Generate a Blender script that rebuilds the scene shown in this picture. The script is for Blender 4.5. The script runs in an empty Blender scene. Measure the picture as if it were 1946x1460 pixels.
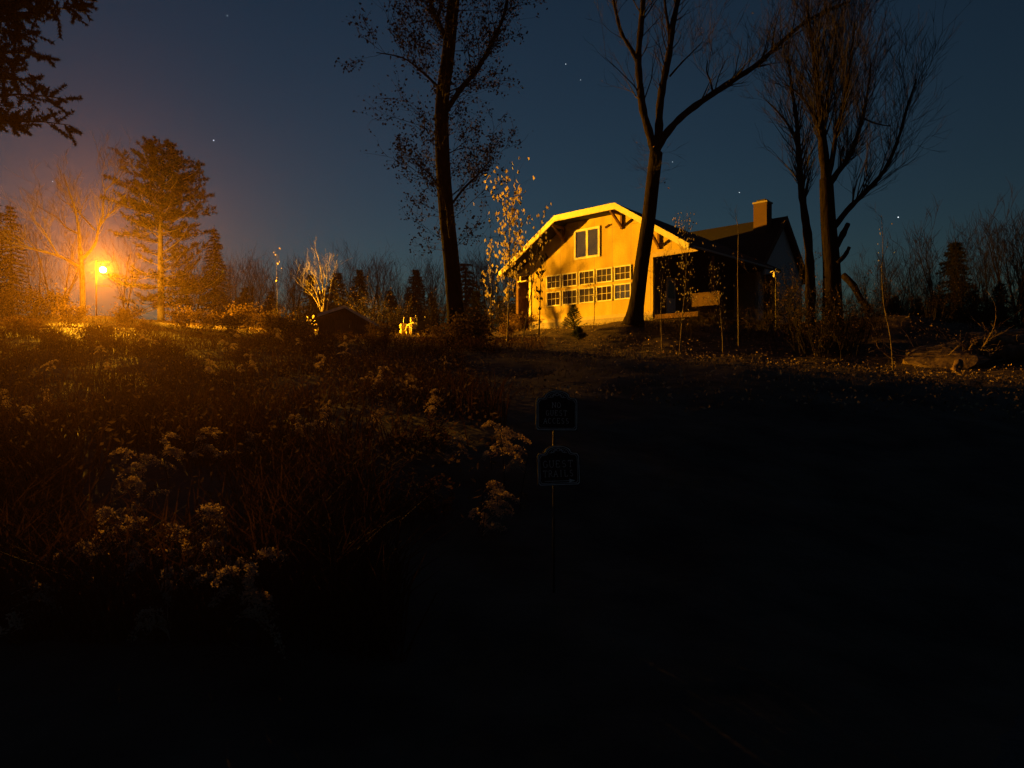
import bpy, math, random
import numpy as np
from mathutils import Vector, Matrix

# ------------------------------------------------------------------ basics
C = bpy.context.scene.collection
SC = bpy.context.scene
F = 1349.0                     # focal length in photograph pixels (1946 wide)
EYE = 1.6                      # camera height above the ground at its feet
R = math.radians
V = Vector

def at(px, py, y):
    """the point a photograph pixel shows at depth y"""
    return V(((px-973)/F*y, y, EYE+(730-py)/F*y))

class MB:
    """collects faces; build() links them as ONE mesh object"""
    def __init__(s): s.v=[]; s.f=[]; s.smooth=False
    def add(s, vs, fs):
        n=len(s.v); s.v.extend([tuple(q) for q in vs]); s.f.extend([tuple(i+n for i in f) for f in fs])
    def box(s, x0,x1,y0,y1,z0,z1, M=None, bev=0.0):
        if bev>0:
            b=bev; vs=[];
            bm_pts=[]
            # chamfered box: 24 verts
            X=(x0,x1);Y=(y0,y1);Z=(z0,z1)
            idx={}
            for i in (0,1):
                for j in (0,1):
                    for k in (0,1):
                        sx=1 if i==0 else -1; sy=1 if j==0 else -1; sz=1 if k==0 else -1
                        for a in range(3):
                            p=[X[i]+sx*b, Y[j]+sy*b, Z[k]+sz*b]
                            p[a]=(X[i],Y[j],Z[k])[a]
                            idx[(i,j,k,a)]=len(vs); vs.append(V(p))
            fs=[]
            fs.append([idx[(0,0,0,0)],idx[(0,0,1,0)],idx[(0,1,1,0)],idx[(0,1,0,0)]])
            fs.append([idx[(1,0,0,0)],idx[(1,1,0,0)],idx[(1,1,1,0)],idx[(1,0,1,0)]])
            fs.append([idx[(0,0,0,1)],idx[(1,0,0,1)],idx[(1,0,1,1)],idx[(0,0,1,1)]])
            fs.append([idx[(0,1,0,1)],idx[(0,1,1,1)],idx[(1,1,1,1)],idx[(1,1,0,1)]])
            fs.append([idx[(0,0,0,2)],idx[(0,1,0,2)],idx[(1,1,0,2)],idx[(1,0,0,2)]])
            fs.append([idx[(0,0,1,2)],idx[(1,0,1,2)],idx[(1,1,1,2)],idx[(0,1,1,2)]])
            for j in (0,1):
                for k in (0,1):
                    fs.append([idx[(0,j,k,1)],idx[(1,j,k,1)],idx[(1,j,k,2)],idx[(0,j,k,2)]])
            for i in (0,1):
                for k in (0,1):
                    fs.append([idx[(i,0,k,0)],idx[(i,1,k,0)],idx[(i,1,k,2)],idx[(i,0,k,2)]])
            for i in (0,1):
                for j in (0,1):
                    fs.append([idx[(i,j,0,0)],idx[(i,j,1,0)],idx[(i,j,1,1)],idx[(i,j,0,1)]])
            for i in (0,1):
                for j in (0,1):
                    for k in (0,1):
                        fs.append([idx[(i,j,k,0)],idx[(i,j,k,1)],idx[(i,j,k,2)]])
        else:
            vs=[V(p) for p in ((x0,y0,z0),(x1,y0,z0),(x1,y1,z0),(x0,y1,z0),(x0,y0,z1),(x1,y0,z1),(x1,y1,z1),(x0,y1,z1))]
            fs=[(0,3,2,1),(4,5,6,7),(0,1,5,4),(1,2,6,5),(2,3,7,6),(3,0,4,7)]
        if M is not None: vs=[M@p for p in vs]
        s.add(vs,fs)
    def bar(s, a, b, w, h, up=V((0,0,1))):
        """rectangular bar from a to b"""
        a=V(a); b=V(b); t=(b-a); L=t.length; t.normalize()
        x=t.cross(up)
        if x.length<1e-4: x=t.cross(V((1,0,0)))
        x.normalize(); z=x.cross(t)
        vs=[]
        for p in (a,b):
            for (i,j) in ((-1,-1),(1,-1),(1,1),(-1,1)): vs.append(p+x*(i*w/2)+z*(j*h/2))
        s.add(vs,[(3,2,1,0),(4,5,6,7),(0,1,5,4),(1,2,6,5),(2,3,7,6),(3,0,4,7)])
    def tube(s, pts, rad, n=6, cap=True):
        pts=[V(p) for p in pts]; m=len(pts)
        if not hasattr(rad,'__len__'): rad=[rad]*m
        base=len(s.v); ref=None
        for i,p in enumerate(pts):
            t=(pts[min(i+1,m-1)]-pts[max(i-1,0)])
            if t.length<1e-9: t=V((0,0,1))
            t.normalize()
            if ref is None:
                ref=t.cross(V((0.31,0.17,0.93)))
                if ref.length<.05: ref=t.cross(V((1,0,0)))
            x=(ref-t*ref.dot(t))
            if x.length<1e-6: x=t.orthogonal()
            x.normalize(); ref=x; y=t.cross(x)
            for k in range(n):
                a=2*math.pi*k/n
                q=p+(x*math.cos(a)+y*math.sin(a))*rad[i]
                s.v.append((q.x,q.y,q.z))
        for i in range(m-1):
            for k in range(n):
                k2=(k+1)%n
                s.f.append((base+i*n+k,base+i*n+k2,base+(i+1)*n+k2,base+(i+1)*n+k))
        if cap and n>2:
            s.f.append(tuple(base+k for k in range(n))[::-1]); s.f.append(tuple(base+(m-1)*n+k for k in range(n)))
    def lathe(s, prof, n=16, M=None):
        base=len(s.v)
        for (r,z) in prof:
            for k in range(n):
                a=2*math.pi*k/n; p=V((r*math.cos(a),r*math.sin(a),z))
                if M is not None: p=M@p
                s.v.append(tuple(p))
        for i in range(len(prof)-1):
            for k in range(n):
                k2=(k+1)%n
                s.f.append((base+i*n+k,base+i*n+k2,base+(i+1)*n+k2,base+(i+1)*n+k))
        s.f.append(tuple(base+k for k in range(n))[::-1]); s.f.append(tuple(base+(len(prof)-1)*n+k for k in range(n)))
    def prism(s, poly, y0, y1, M=None):
        """polygon in xz extruded along y"""
        n=len(poly); vs=[V((x,y0,z)) for x,z in poly]+[V((x,y1,z)) for x,z in poly]
        if M is not None: vs=[M@p for p in vs]
        s.add(vs,[tuple(range(n)),tuple(range(2*n-1,n-1,-1))]+[(i,i+n,(i+1)%n+n,(i+1)%n) for i in range(n)])
    def leaf(s, p, d, l, w, rng):
        """a little folded leaf of two quads"""
        d=d.normalized(); x=d.orthogonal().normalized()
        a=rng.uniform(0,6.283); y=d.cross(x); x=x*math.cos(a)+y*math.sin(a); nrm=d.cross(x)
        m=p+d*(l*.5); e=p+d*l - nrm*(l*.12)
        n=len(s.v)
        for q in (p, m+x*w*.5+nrm*w*.15, e, m-x*w*.5+nrm*w*.15): s.v.append((q.x,q.y,q.z))
        s.f.append((n,n+1,n+2)); s.f.append((n,n+2,n+3))
    def build(s, name, m, parent=None, smooth=False, recalc=False):
        me=bpy.data.meshes.new(name); me.from_pydata(s.v,[],s.f)
        if smooth: me.polygons.foreach_set('use_smooth',[True]*len(me.polygons))
        me.materials.append(m); me.update()
        if recalc:
            import bmesh
            b=bmesh.new(); b.from_mesh(me); bmesh.ops.recalc_face_normals(b,faces=b.faces); b.to_mesh(me); b.free()
        o=bpy.data.objects.new(name,me); C.objects.link(o)
        if parent: o.parent=parent
        return o

def tag(o, label, cat, group=None, kind=None):
    if label: o['label']=label
    if cat: o['category']=cat
    if group: o['group']=group
    if kind: o['kind']=kind
    return o
def thing(name, label, cat, loc=(0,0,0), rz=0.0, group=None):
    o=bpy.data.objects.new(name,None); C.objects.link(o); o.empty_display_size=.2
    o.location=loc; o.rotation_euler=(0,0,rz); return tag(o,label,cat,group)
def copy_tree(o, parent=None, label=None):
    c=o.copy(); C.objects.link(c); c.parent=parent
    if label: c['label']=label
    for ch in o.children: copy_tree(ch,c)
    return c

# ------------------------------------------------------------------ materials
def mat(name, c1, c2=None, scale=8.0, rough=.85, bump=.3, metal=0.0, stretch=(1,1,1), detail=6, dist=.02, spec=.3):
    m=bpy.data.materials.new(name); m.use_nodes=True; nt=m.node_tree; b=nt.nodes['Principled BSDF']
    b.inputs['Roughness'].default_value=rough; b.inputs['Metallic'].default_value=metal
    b.inputs['Specular IOR Level'].default_value=spec
    tc=nt.nodes.new('ShaderNodeTexCoord'); mp=nt.nodes.new('ShaderNodeMapping'); mp.inputs['Scale'].default_value=stretch
    nz=nt.nodes.new('ShaderNodeTexNoise'); nz.inputs['Scale'].default_value=scale; nz.inputs['Detail'].default_value=detail
    nt.links.new(tc.outputs['Object'],mp.inputs[0]); nt.links.new(mp.outputs[0],nz.inputs['Vector'])
    rp=nt.nodes.new('ShaderNodeValToRGB'); rp.color_ramp.elements[0].position=.35; rp.color_ramp.elements[1].position=.65
    c2=c2 or tuple(x*.7 for x in c1)
    rp.color_ramp.elements[0].color=(*c2,1); rp.color_ramp.elements[1].color=(*c1,1)
    nt.links.new(nz.outputs['Fac'],rp.inputs[0]); nt.links.new(rp.outputs[0],b.inputs['Base Color'])
    if bump:
        bp=nt.nodes.new('ShaderNodeBump'); bp.inputs['Strength'].default_value=bump; bp.inputs['Distance'].default_value=dist
        nt.links.new(nz.outputs['Fac'],bp.inputs['Height']); nt.links.new(bp.outputs[0],b.inputs['Normal'])
    return m
def leaf_mat(name, c1, c2, scale=1.5, trans=.25):
    m=mat(name,c1,c2,scale,rough=.85,bump=0,spec=.06)
    nt=m.node_tree; b=nt.nodes['Principled BSDF']; out=nt.nodes['Material Output']
    t=nt.nodes.new('ShaderNodeBsdfTranslucent'); mx=nt.nodes.new('ShaderNodeMixShader'); mx.inputs[0].default_value=trans
    rp=[n for n in nt.nodes if n.type=='VALTORGB'][0]
    nt.links.new(rp.outputs[0],t.inputs[0]); nt.links.new(b.outputs[0],mx.inputs[1]); nt.links.new(t.outputs[0],mx.inputs[2])
    nt.links.new(mx.outputs[0],out.inputs[0]); return m
def emis(name, col, s):
    m=bpy.data.materials.new(name); m.use_nodes=True; nt=m.node_tree
    e=nt.nodes.new('ShaderNodeEmission'); e.inputs[0].default_value=(*col,1); e.inputs[1].default_value=s
    nt.links.new(e.outputs[0],nt.nodes['Material Output'].inputs[0]); return m

M={}
M['soil']=mat('soil',(.105,.072,.048),(.034,.023,.015),1.3,bump=.8,dist=.12,detail=10)
M['gravel']=mat('gravel',(.075,.072,.07),(.045,.043,.042),30,bump=.8,dist=.02)
M['bark']=mat('bark',(.022,.017,.013),(.010,.008,.006),9,bump=1.0,dist=.05,stretch=(1,1,.25),spec=.03)
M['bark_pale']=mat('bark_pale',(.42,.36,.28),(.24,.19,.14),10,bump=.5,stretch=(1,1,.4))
M['bark_sapling']=mat('bark_sapling',(.22,.18,.13),(.10,.08,.06),10,bump=.3,stretch=(1,1,.4))
M['bark_birch']=mat('bark_birch',(.34,.31,.27),(.14,.12,.10),14,bump=.3,stretch=(.6,.6,3))
M['twig']=mat('twig',(.018,.014,.012),(.010,.008,.007),4,bump=0)
M['leaf_dry']=leaf_mat('leaf_dry',(.26,.17,.08),(.06,.035,.018),9)
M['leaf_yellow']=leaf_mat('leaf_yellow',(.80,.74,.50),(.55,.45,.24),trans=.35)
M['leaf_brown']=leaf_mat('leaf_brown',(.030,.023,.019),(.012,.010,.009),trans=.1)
M['leaf_red']=leaf_mat('leaf_red',(.22,.11,.055),(.06,.028,.016),8)
M['needle']=leaf_mat('needle',(.075,.095,.035),(.04,.06,.025),trans=.15)
M['needle_far']=leaf_mat('needle_far',(.05,.06,.03),(.03,.038,.02),trans=.1)
M['grass_dry']=leaf_mat('grass_dry',(.115,.058,.030),(.03,.016,.010),.5)
M['grass_short']=leaf_mat('grass_short',(.24,.18,.11),(.07,.05,.03),.7)
M['litter']=leaf_mat('litter',(.55,.42,.27),(.08,.055,.035),7,trans=.05)
M['plume']=leaf_mat('plume',(.66,.51,.36),(.42,.31,.21),6,trans=.5)
M['trim']=mat('trim',(.82,.82,.50),(.74,.72,.42),5,rough=.7,bump=.1)
M['frame']=mat('frame_white',(.80,.82,.76),(.72,.73,.66),8,rough=.6,bump=.05)
M['brace']=mat('brace_wood',(.20,.11,.06),(.13,.07,.04),8,bump=.3,stretch=(4,4,.6))
M['beam']=mat('beam_wood',(.55,.47,.33),(.42,.35,.24),8,bump=.2,stretch=(.6,4,4))
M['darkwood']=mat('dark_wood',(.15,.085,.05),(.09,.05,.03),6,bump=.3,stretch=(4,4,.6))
M['wing']=mat('wing_siding',(.80,.79,.74),(.70,.69,.64),7,bump=.2)
M['concrete']=mat('concrete',(.36,.33,.29),(.27,.25,.22),12,bump=.3)
M['shingle']=mat('shingle',(.024,.022,.02),(.012,.011,.010),25,bump=.6)
M['metal_dark']=mat('metal_dark',(.06,.06,.06),(.04,.04,.04),10,rough=.5,metal=.4,bump=.05)
M['metal_grey']=mat('metal_grey',(.45,.43,.40),(.34,.32,.30),12,rough=.5,metal=.3,bump=.05)
M['rubber']=mat('rubber',(.028,.027,.026),(.02,.02,.02),20,rough=.8,bump=.2)
M['rim']=mat('rim_paint',(.72,.60,.30),(.60,.48,.22),8,rough=.5,bump=.05)
M['paint']=mat('tractor_paint',(.70,.58,.28),(.6,.47,.2),5,rough=.45,bump=.05)
M['paint_dark']=mat('tractor_dark',(.045,.04,.036),(.03,.028,.026),8,rough=.5,bump=.05)
M['stone']=mat('stone',(.21,.15,.11),(.08,.058,.045),4,bump=.8,dist=.06)
M['log']=mat('log_bark',(.30,.20,.13),(.10,.065,.045),6,bump=1,dist=.05,stretch=(1,1,.3))
M['deadwood']=mat('deadwood',(.32,.24,.17),(.12,.085,.06),8,bump=.6,dist=.03,stretch=(1,1,.2))
M['sign']=mat('sign_board',(.020,.021,.019),(.014,.015,.014),20,rough=.7,bump=.15)
M['signtrim']=mat('sign_trim',(.90,.90,.86),(.62,.62,.60),25,rough=.6,bump=.1)
M['brick']=None

def brick_mat():
    m=mat('chimney_brick',(.40,.27,.18),(.3,.2,.13),5,bump=0); nt=m.node_tree; b=nt.nodes['Principled BSDF']
    br=nt.nodes.new('ShaderNodeTexBrick'); br.inputs['Scale'].default_value=5; br.inputs['Color1'].default_value=(.11,.06,.035,1)
    br.inputs['Color2'].default_value=(.08,.045,.03,1); br.inputs['Mortar'].default_value=(.12,.10,.08,1); br.inputs['Mortar Size'].default_value=.02
    tc=[n for n in nt.nodes if n.type=='TEX_COORD'][0]; mp=nt.nodes.new('ShaderNodeMapping'); mp.inputs['Rotation'].default_value=(R(90),0,0)
    nt.links.new(tc.outputs['Object'],mp.inputs[0]); nt.links.new(mp.outputs[0],br.inputs['Vector']); nt.links.new(br.outputs[0],b.inputs['Base Color']); return m
M['brick']=brick_mat()
def sheath_mat():
    """bare panel sheathing: fine chips, upright joints every 1.22 m and one level joint"""
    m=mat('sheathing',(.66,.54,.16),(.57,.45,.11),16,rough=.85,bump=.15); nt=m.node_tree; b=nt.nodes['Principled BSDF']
    tc=[n for n in nt.nodes if n.type=='TEX_COORD'][0]; rp=[n for n in nt.nodes if n.type=='VALTORGB'][0]
    sep=nt.nodes.new('ShaderNodeSeparateXYZ'); nt.links.new(tc.outputs['Object'],sep.inputs[0])
    def joint(sock, period, off):
        a=nt.nodes.new('ShaderNodeMath'); a.operation='ADD'; a.inputs[1].default_value=off; nt.links.new(sock,a.inputs[0])
        d=nt.nodes.new('ShaderNodeMath'); d.operation='PINGPONG'; d.inputs[1].default_value=period/2; nt.links.new(a.outputs[0],d.inputs[0])
        l=nt.nodes.new('ShaderNodeMath'); l.operation='LESS_THAN'; l.inputs[1].default_value=.018; nt.links.new(d.outputs[0],l.inputs[0]); return l
    j1=joint(sep.outputs[0],1.22,.2); j2=joint(sep.outputs[2],2.44,.0)
    mx=nt.nodes.new('ShaderNodeMath'); mx.operation='MAXIMUM'; nt.links.new(j1.outputs[0],mx.inputs[0]); nt.links.new(j2.outputs[0],mx.inputs[1])
    nz=nt.nodes.new('ShaderNodeTexNoise'); nz.inputs['Scale'].default_value=1.0; nz.inputs['Detail'].default_value=8; mp2=nt.nodes.new('ShaderNodeMapping'); mp2.inputs['Scale'].default_value=(1.3,1,.35); nt.links.new(tc.outputs['Object'],mp2.inputs[0]); nt.links.new(mp2.outputs[0],nz.inputs['Vector'])
    r2=nt.nodes.new('ShaderNodeValToRGB'); r2.color_ramp.elements[0].position=.3; r2.color_ramp.elements[0].color=(.68,.65,.60,1); r2.color_ramp.elements[1].position=.7; r2.color_ramp.elements[1].color=(1,1,1,1)
    nt.links.new(nz.outputs['Fac'],r2.inputs[0])
    m1=nt.nodes.new('ShaderNodeMixRGB'); m1.blend_type='MULTIPLY'; m1.inputs[0].default_value=1; nt.links.new(rp.outputs[0],m1.inputs[1]); nt.links.new(r2.outputs[0],m1.inputs[2])
    m2=nt.nodes.new('ShaderNodeMixRGB'); m2.inputs[2].default_value=(.36,.30,.2,1); nt.links.new(mx.outputs[0],m2.inputs[0]); nt.links.new(m1.outputs[0],m2.inputs[1])
    nt.links.new(m2.outputs[0],b.inputs['Base Color']); return m
M['sheath']=sheath_mat()
def glass(name, base, metal):
    m=mat(name,base,tuple(x*.9 for x in base),3,rough=.06,metal=metal,bump=.02,dist=.005,spec=.6); return m
M['glass']=glass('window_glass',(.10,.085,.08),.45)
M['glass_dim']=glass('window_glass_dim',(.05,.035,.03),.2)
M['glass_mid']=glass('window_glass_mid',(.16,.15,.15),.6)
M['glass_big']=glass('tinted_glass',(.50,.55,.62),.9)

# ------------------------------------------------------------------ ground
ctrl=[(0,0,0),(-4,-2,.1),(4,-2,-.05),(0,-12,-.1),(-20,-12,.4),(20,-12,-.2),(40,-10,-.3),(-40,-10,1),
 (2.2,4.5,-.15),(6,4.5,-.55),(12,5,-.6),(25,5,-.6),(3.5,2.2,-.35),(3,8.5,.55),(6.5,8.5,.45),(11,8.5,.4),(17,8.5,.35),(0,8,.85),(.6,10.5,1.25),
 (-2.5,5,.2),(-6,6,.45),(-12,6,.9),(-20,8,1.6),(-2,9,.95),(-5.5,11,1.05),(-12,12,1.4),(-20,14,2.3),
 (-4,15,1.75),(-9,18,2.25),(-18,20,3.0),(-1,16.5,1.85),(1,16,1.7)]
def cp(px,py,y,dz=0): p=at(px,py,y); ctrl.append((p.x,p.y,p.z+dz))
cp(1060,684,16); cp(1280,708,14); cp(1500,722,13.5); cp(1700,733,13.5); cp(1900,745,14); cp(1280,690,18); cp(1500,703,18); cp(1700,716,18)
cp(1120,655,28); cp(1200,650,30); cp(1205,609,33.5); cp(1400,675,28); cp(1400,640,34); cp(1698,698,26); cp(1900,655,31); cp(1600,660,30)
cp(865,660,25); cp(790,638,44); cp(183,600,45); cp(650,645,36); cp(940,650,34); cp(300,625,36); cp(100,620,36); cp(500,630,38,-.2)
for (s,t) in ((-4,.3),(2.6,.3),(9,.3),(-4,9),(2.6,9),(9,9),(18,5),(18,12)):
    ctrl.append((2.086+s*.7245+t*.689, 42-s*.689+t*.7245, 4.9))
for s_ in (-4,-1.5,1,3.5,6,9): ctrl.append((2.086+s_*.7245-1.2*.689, 42-s_*.689-1.2*.7245, 4.72))
ctrl += [(-50,60,7.0),(-25,62,6.4),(0,65,6.0),(25,62,5.6),(50,55,5.0),(-60,30,5.5),(60,25,3.2),(-60,5,4),(70,0,1),(0,110,8),(-70,110,9),(70,110,7)]
CP=np.array(ctrl); 
def _k(r): return r
_n=len(CP); _D=np.sqrt(((CP[:,None,:2]-CP[None,:,:2])**2).sum(2)); _A=np.zeros((_n+3,_n+3)); _A[:_n,:_n]=-_D+np.eye(_n)*-.02*0
_A[:_n,_n]=1; _A[:_n,_n+1:]=CP[:,:2]; _A[_n,:_n]=1; _A[_n+1:,:_n]=CP[:,:2].T
_b=np.zeros(_n+3); _b[:_n]=CP[:,2]; _W=np.linalg.solve(_A,_b)
def Hn(x,y):
    x=np.asarray(x,float).ravel(); y=np.asarray(y,float).ravel(); out=np.zeros(len(x))
    for i in range(0,len(x),20000):
        a=x[i:i+20000]; b=y[i:i+20000]
        d=np.sqrt((a[:,None]-CP[None,:,0])**2+(b[:,None]-CP[None,:,1])**2)
        h=-d@_W[:_n]+_W[_n]+a*_W[_n+1]+b*_W[_n+2]
        r=np.hypot(a,b-30); w=np.clip((r-75)/80,0,1); w=w*w*(3-2*w)
        far=4+2.5*np.clip(b/120,-1,1)
        bumps=.05*np.sin(a*1.7+b*.6)*np.sin(b*1.3-a*.4)+.03*np.sin(a*3.9+1)*np.sin(b*4.3+2)
        out[i:i+20000]=h*(1-w)+far*w+bumps
    return out
def H(x,y): return float(Hn([x],[y])[0])
def axis(a,b,step,far,back):
    c=list(np.arange(a,b+1e-6,step)); s=step; v=c[-1]
    hi=[]
    while v<far: s*=1.25; v+=s; hi.append(v)
    lo=[]; s=step; v=c[0]
    while v>-back: s*=1.25; v-=s; lo.append(v)
    return np.array(lo[::-1]+c+hi)
xs=axis(-34,30,.4,1600,1600); ys=axis(-6,58,.4,1600,900)
gx,gy=np.meshgrid(xs,ys); gz=Hn(gx,gy); nx=len(xs); ny=len(ys)
g=MB(); g.v=list(zip(gx.ravel().tolist(),gy.ravel().tolist(),gz.tolist()))
g.f=[(j*nx+i,j*nx+i+1,(j+1)*nx+i+1,(j+1)*nx+i) for j in range(ny-1) for i in range(nx-1)]
o=g.build('ground',M['soil'],smooth=True); o['kind']='structure'; o['label']='dark weedy hillside rising from the camera to the house'
def gp(x,y,dz=0): return V((x,y,H(x,y)+dz))

# gravel drive at the foot of the bank
path=[(1.6,-6),(2.0,-1),(3.4,2.4),(6.5,4.3),(12,5.2),(19,5.4),(30,5.0),(50,4)]
pl=[]
for i in range(len(path)-1):
    a=V(path[max(i-1,0)]);b=V(path[i]);c=V(path[i+1]);d=V(path[min(i+2,len(path)-1)])
    for k in range(12):
        t=k/12; pl.append(.5*((2*b)+(c-a)*t+(2*a-5*b+4*c-d)*t*t+(3*b-a-3*c+d)*t**3))
g=MB(); NW=9
for i,p in enumerate(pl):
    t=(pl[min(i+1,len(pl)-1)]-pl[max(i-1,0)]).normalized(); n=V((-t.y,t.x))
    for k in range(NW):
        q=p+n*((k/(NW-1)-.5)*3.4); e=.06 if 0<k<NW-1 else -.05
        g.v.append((q.x,q.y,H(q.x,q.y)+e))
g.f=[(i*NW+k,i*NW+k+1,(i+1)*NW+k+1,(i+1)*NW+k) for i in range(len(pl)-1) for k in range(NW-1)]
o=g.build('gravel_drive',M['gravel'],smooth=True); o['kind']='structure'; o['label']='dark gravel drive at the foot of the bank'
def on_drive(x,y): return min((p.x-x)**2+(p.y-y)**2 for p in pl)<2.0**2

# ------------------------------------------------------------------ house (local: x along the gable, y backwards, z up)
DX,DY=.7245,-.689
HB=5.27; W0=V((2.086,42,HB)); HRZ=math.atan2(DY,DX)
house=thing('house','yellow lit house with a flat topped gable, ten small windows and dark rear wing','house',W0,HRZ)
bd=V((math.cos(HRZ),math.sin(HRZ))); bb=V((-bd.y,bd.x))
def hs(px,py,t=0.0):
    """photo pixel on the plane y=t of the house -> (s, z) in house coordinates"""
    k=(px-973)/F; X0=W0.x+bb.x*t; Y0=W0.y+bb.y*t
    s=(k*Y0-X0)/(bd.x-k*bd.y); Y=Y0+s*bd.y
    return s,(EYE+(730-py)/F*Y)-HB
PR=1.15                                    # roof overhang in front of the gable
e0=hs(948,519,-PR); c0=hs(1054,409,-PR); c1=hs(1168,388,-PR); e1=hs(1309,462,-PR)
ZE=(e0[1]+e1[1])/2; ZT=(c0[1]+c1[1])/2
S0,S1,S2,S3=e0[0],c0[0],c1[0],e1[0]
LB=9.6; DROP=.45; TH=.20
# roof: three slabs (left slope, flat crown, right slope) as one shell
def roof_shell():
    g=MB(); pr=[(S0,ZE),(S1,ZT),(S2,ZT),(S3,ZE)]
    vs=[]
    for (y,dz) in ((-PR+.05,0),(LB,-DROP)):
        for lay in (0,-TH):
            for i,(s,z) in enumerate(pr): vs.append(V((s,y,z+lay+(dz if i in (1,2) else 0)*1.0)))
    fs=[]
    for i in range(3): fs.append((i,i+1,8+i+1,8+i)); fs.append((4+i,12+i,12+i+1,4+i+1)); fs.append((i,4+i,4+i+1,i+1)); fs.append((8+i,8+i+1,12+i+1,12+i))
    fs.append((0,8,12,4)); fs.append((3,7,15,11)); g.add(vs,fs); return g
roof=roof_shell().build('roof',M['shingle'],house,recalc=True)
# barge boards on the front edge
def barge(a,b,name='barge_board',h=.34):
    g=MB(); (xa,za),(xb,zb)=a,b
    g.prism([(xa,za+.03),(xb,zb+.03),(xb,zb+.03-h),(xa,za+.03-h)],-PR-.03,-PR+.045)
    return g.build(name,M['trim'],house,recalc=True)
barge((S0,ZE),(S1,ZT)); barge((S1+.003,ZT),(S2-.003,ZT)); barge((S2,ZT),(S3,ZE))
# gable wall
SL=hs(1007,600)[0]; SR=hs(1241,480)[0]; ZB=hs(1241,489)[1]
def roofz(s):
    if s<S1: return ZE+(s-S0)/(S1-S0)*(ZT-ZE)
    if s<S2: return ZT
    return ZE+(S3-s)/(S3-S2)*(ZT-ZE)
el=S0+.45; er=S3-.25; U=TH+.012
g=MB(); g.prism([(SL,-.05),(SR,-.05),(SR,ZB),(er,max(ZB,roofz(er)-U-.25)),(er,roofz(er)-U),(S2,ZT-U),(S1,ZT-U),(el,roofz(el)-U),(el,ZB-.02),(SL,ZB-.02)],0,.18)
g.build('gable_wall',M['sheath'],house,recalc=True)
# side walls, back wall
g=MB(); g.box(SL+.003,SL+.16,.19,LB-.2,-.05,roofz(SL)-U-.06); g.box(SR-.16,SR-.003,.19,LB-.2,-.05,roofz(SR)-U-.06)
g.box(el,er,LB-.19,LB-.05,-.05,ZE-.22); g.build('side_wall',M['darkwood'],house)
g=MB(); g.box(el-.16,el-.04,.25,LB-.25,-.6,roofz(el)-.42); g.build('added_porch_side',M['darkwood'],house)  # added wall, closes the sky gap so the left porch stays dark
g=MB(); g.box(el-.01,SL-.01,6.5,6.62,-.05,roofz(el)-.25); g.build('added_porch_backing',M['darkwood'],house)  # added backing that darkens the view through the left porch
# foundation with a lit sill
g=MB(); g.box(SL-.02,SR+.02,-.06,.17,-.75,-.055); g.build('foundation',M['concrete'],house)
g=MB(); g.box(SL-.03,SR+.0,-.035,-.003,-.05,.12); g.build('base_board',M['beam'],house)
# porch beam and posts, both sides
for (xa,xb,cn) in ((SR-.0,er+.12,er),(el-.1,SL+.0,el)):
    g=MB(); g.box(min(xa,xb),max(xa,xb),-.06,-.003,ZB-.02,ZB+.22); g.build('porch_beam',M['beam'],house)
    g=MB(); g.box(cn-.09,cn+.09,1.7 if cn>3 else .0,1.86 if cn>3 else .18,-.9,ZB-.03); g.build('porch_post',M['darkwood'],house)
g=MB(); g.box(SL-.04,SL+.12,-.05,-.004,.13,ZB-.03); g.build('corner_board',M['trim'],house)
g=MB(); g.box(SL-.75,SL-.05,-.30,-.065,ZB-.42,ZB-.36); g.box(SL-.62,SL-.54,-.25,-.17,ZB-.36,ZB-.02); g.build('bracket_shelf',M['trim'],house)
# knee braces under the overhang
for (px,py) in ((1072,462),(1182,436),(1253,474)):
    s,z=hs(px,py); zt=roofz(s)-U-.02
    g=MB(); g.box(s-.06,s+.06,-.11,-.003,z,zt-.02); g.bar((s,-PR+.12,zt-.1),(s,-.09,z+.15),.11,.12); g.box(s-.055,s+.055,-PR+.06,-.113,zt-.17,zt-.03)
    g.build('knee_brace',M['brace'],house)
def window(x0,x1,z0,z1,cols,rows,gm,fw=.07,mw=.022,broken=None):
    g=MB()
    for (a,b,c,d) in ((x0,x1,z0,z0+fw),(x0,x1,z1-fw,z1),(x0,x0+fw,z0+fw,z1-fw),(x1-fw,x1,z0+fw,z1-fw)): g.box(a,b,-.07,-.003,c,d,bev=.008)
    w=g.build('window',M['frame'],house)
    g=MB(); g.box(x0+fw,x1-fw,-.024,-.004,z0+fw,z1-fw); g.build('pane',gm,w)
    g=MB()
    for i in range(1,cols): x=x0+fw+(x1-x0-2*fw)*i/cols; g.box(x-mw/2,x+mw/2,-.045,-.026,z0+fw,z1-fw)
    for j in range(1,rows):
        z=z0+fw+(z1-z0-2*fw)*j/rows; xx=[x0+fw+(x1-x0-2*fw)*i/cols for i in range(cols+1)]
        for i in range(cols): g.box(xx[i]+(mw/2 if i else 0),xx[i+1]-(mw/2 if i<cols-1 else 0),-.043,-.027,z-mw/2,z+mw/2)
    g.build('muntin_grid',M['frame'],w); return w
xl=hs(1038,540)[0]; xr=hs(1202,520)[0]; pitch=(xr-xl)/5.0
zt1=hs(1038,525)[1]; zt0=hs(1038,551)[1]; zb1=hs(1038,556)[1]; zb0=hs(1038,584)[1]
for i in range(5):
    x0=xl+i*pitch+.06; x1=xl+(i+1)*pitch-.06
    window(x0,x1,zt0,zt1,3,2,M[('glass','glass_dim','glass','glass_mid','glass')[i]]); window(x0,x1,zb0,zb1,3,2,M[('glass_dim','glass','glass_mid','glass_dim','glass_big')[i]])
a=hs(1092,497); b=hs(1141,429); window(a[0],b[0],a[1]+.05,b[1],2,1,M['glass_big'],fw=.13,mw=.14)
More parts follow.
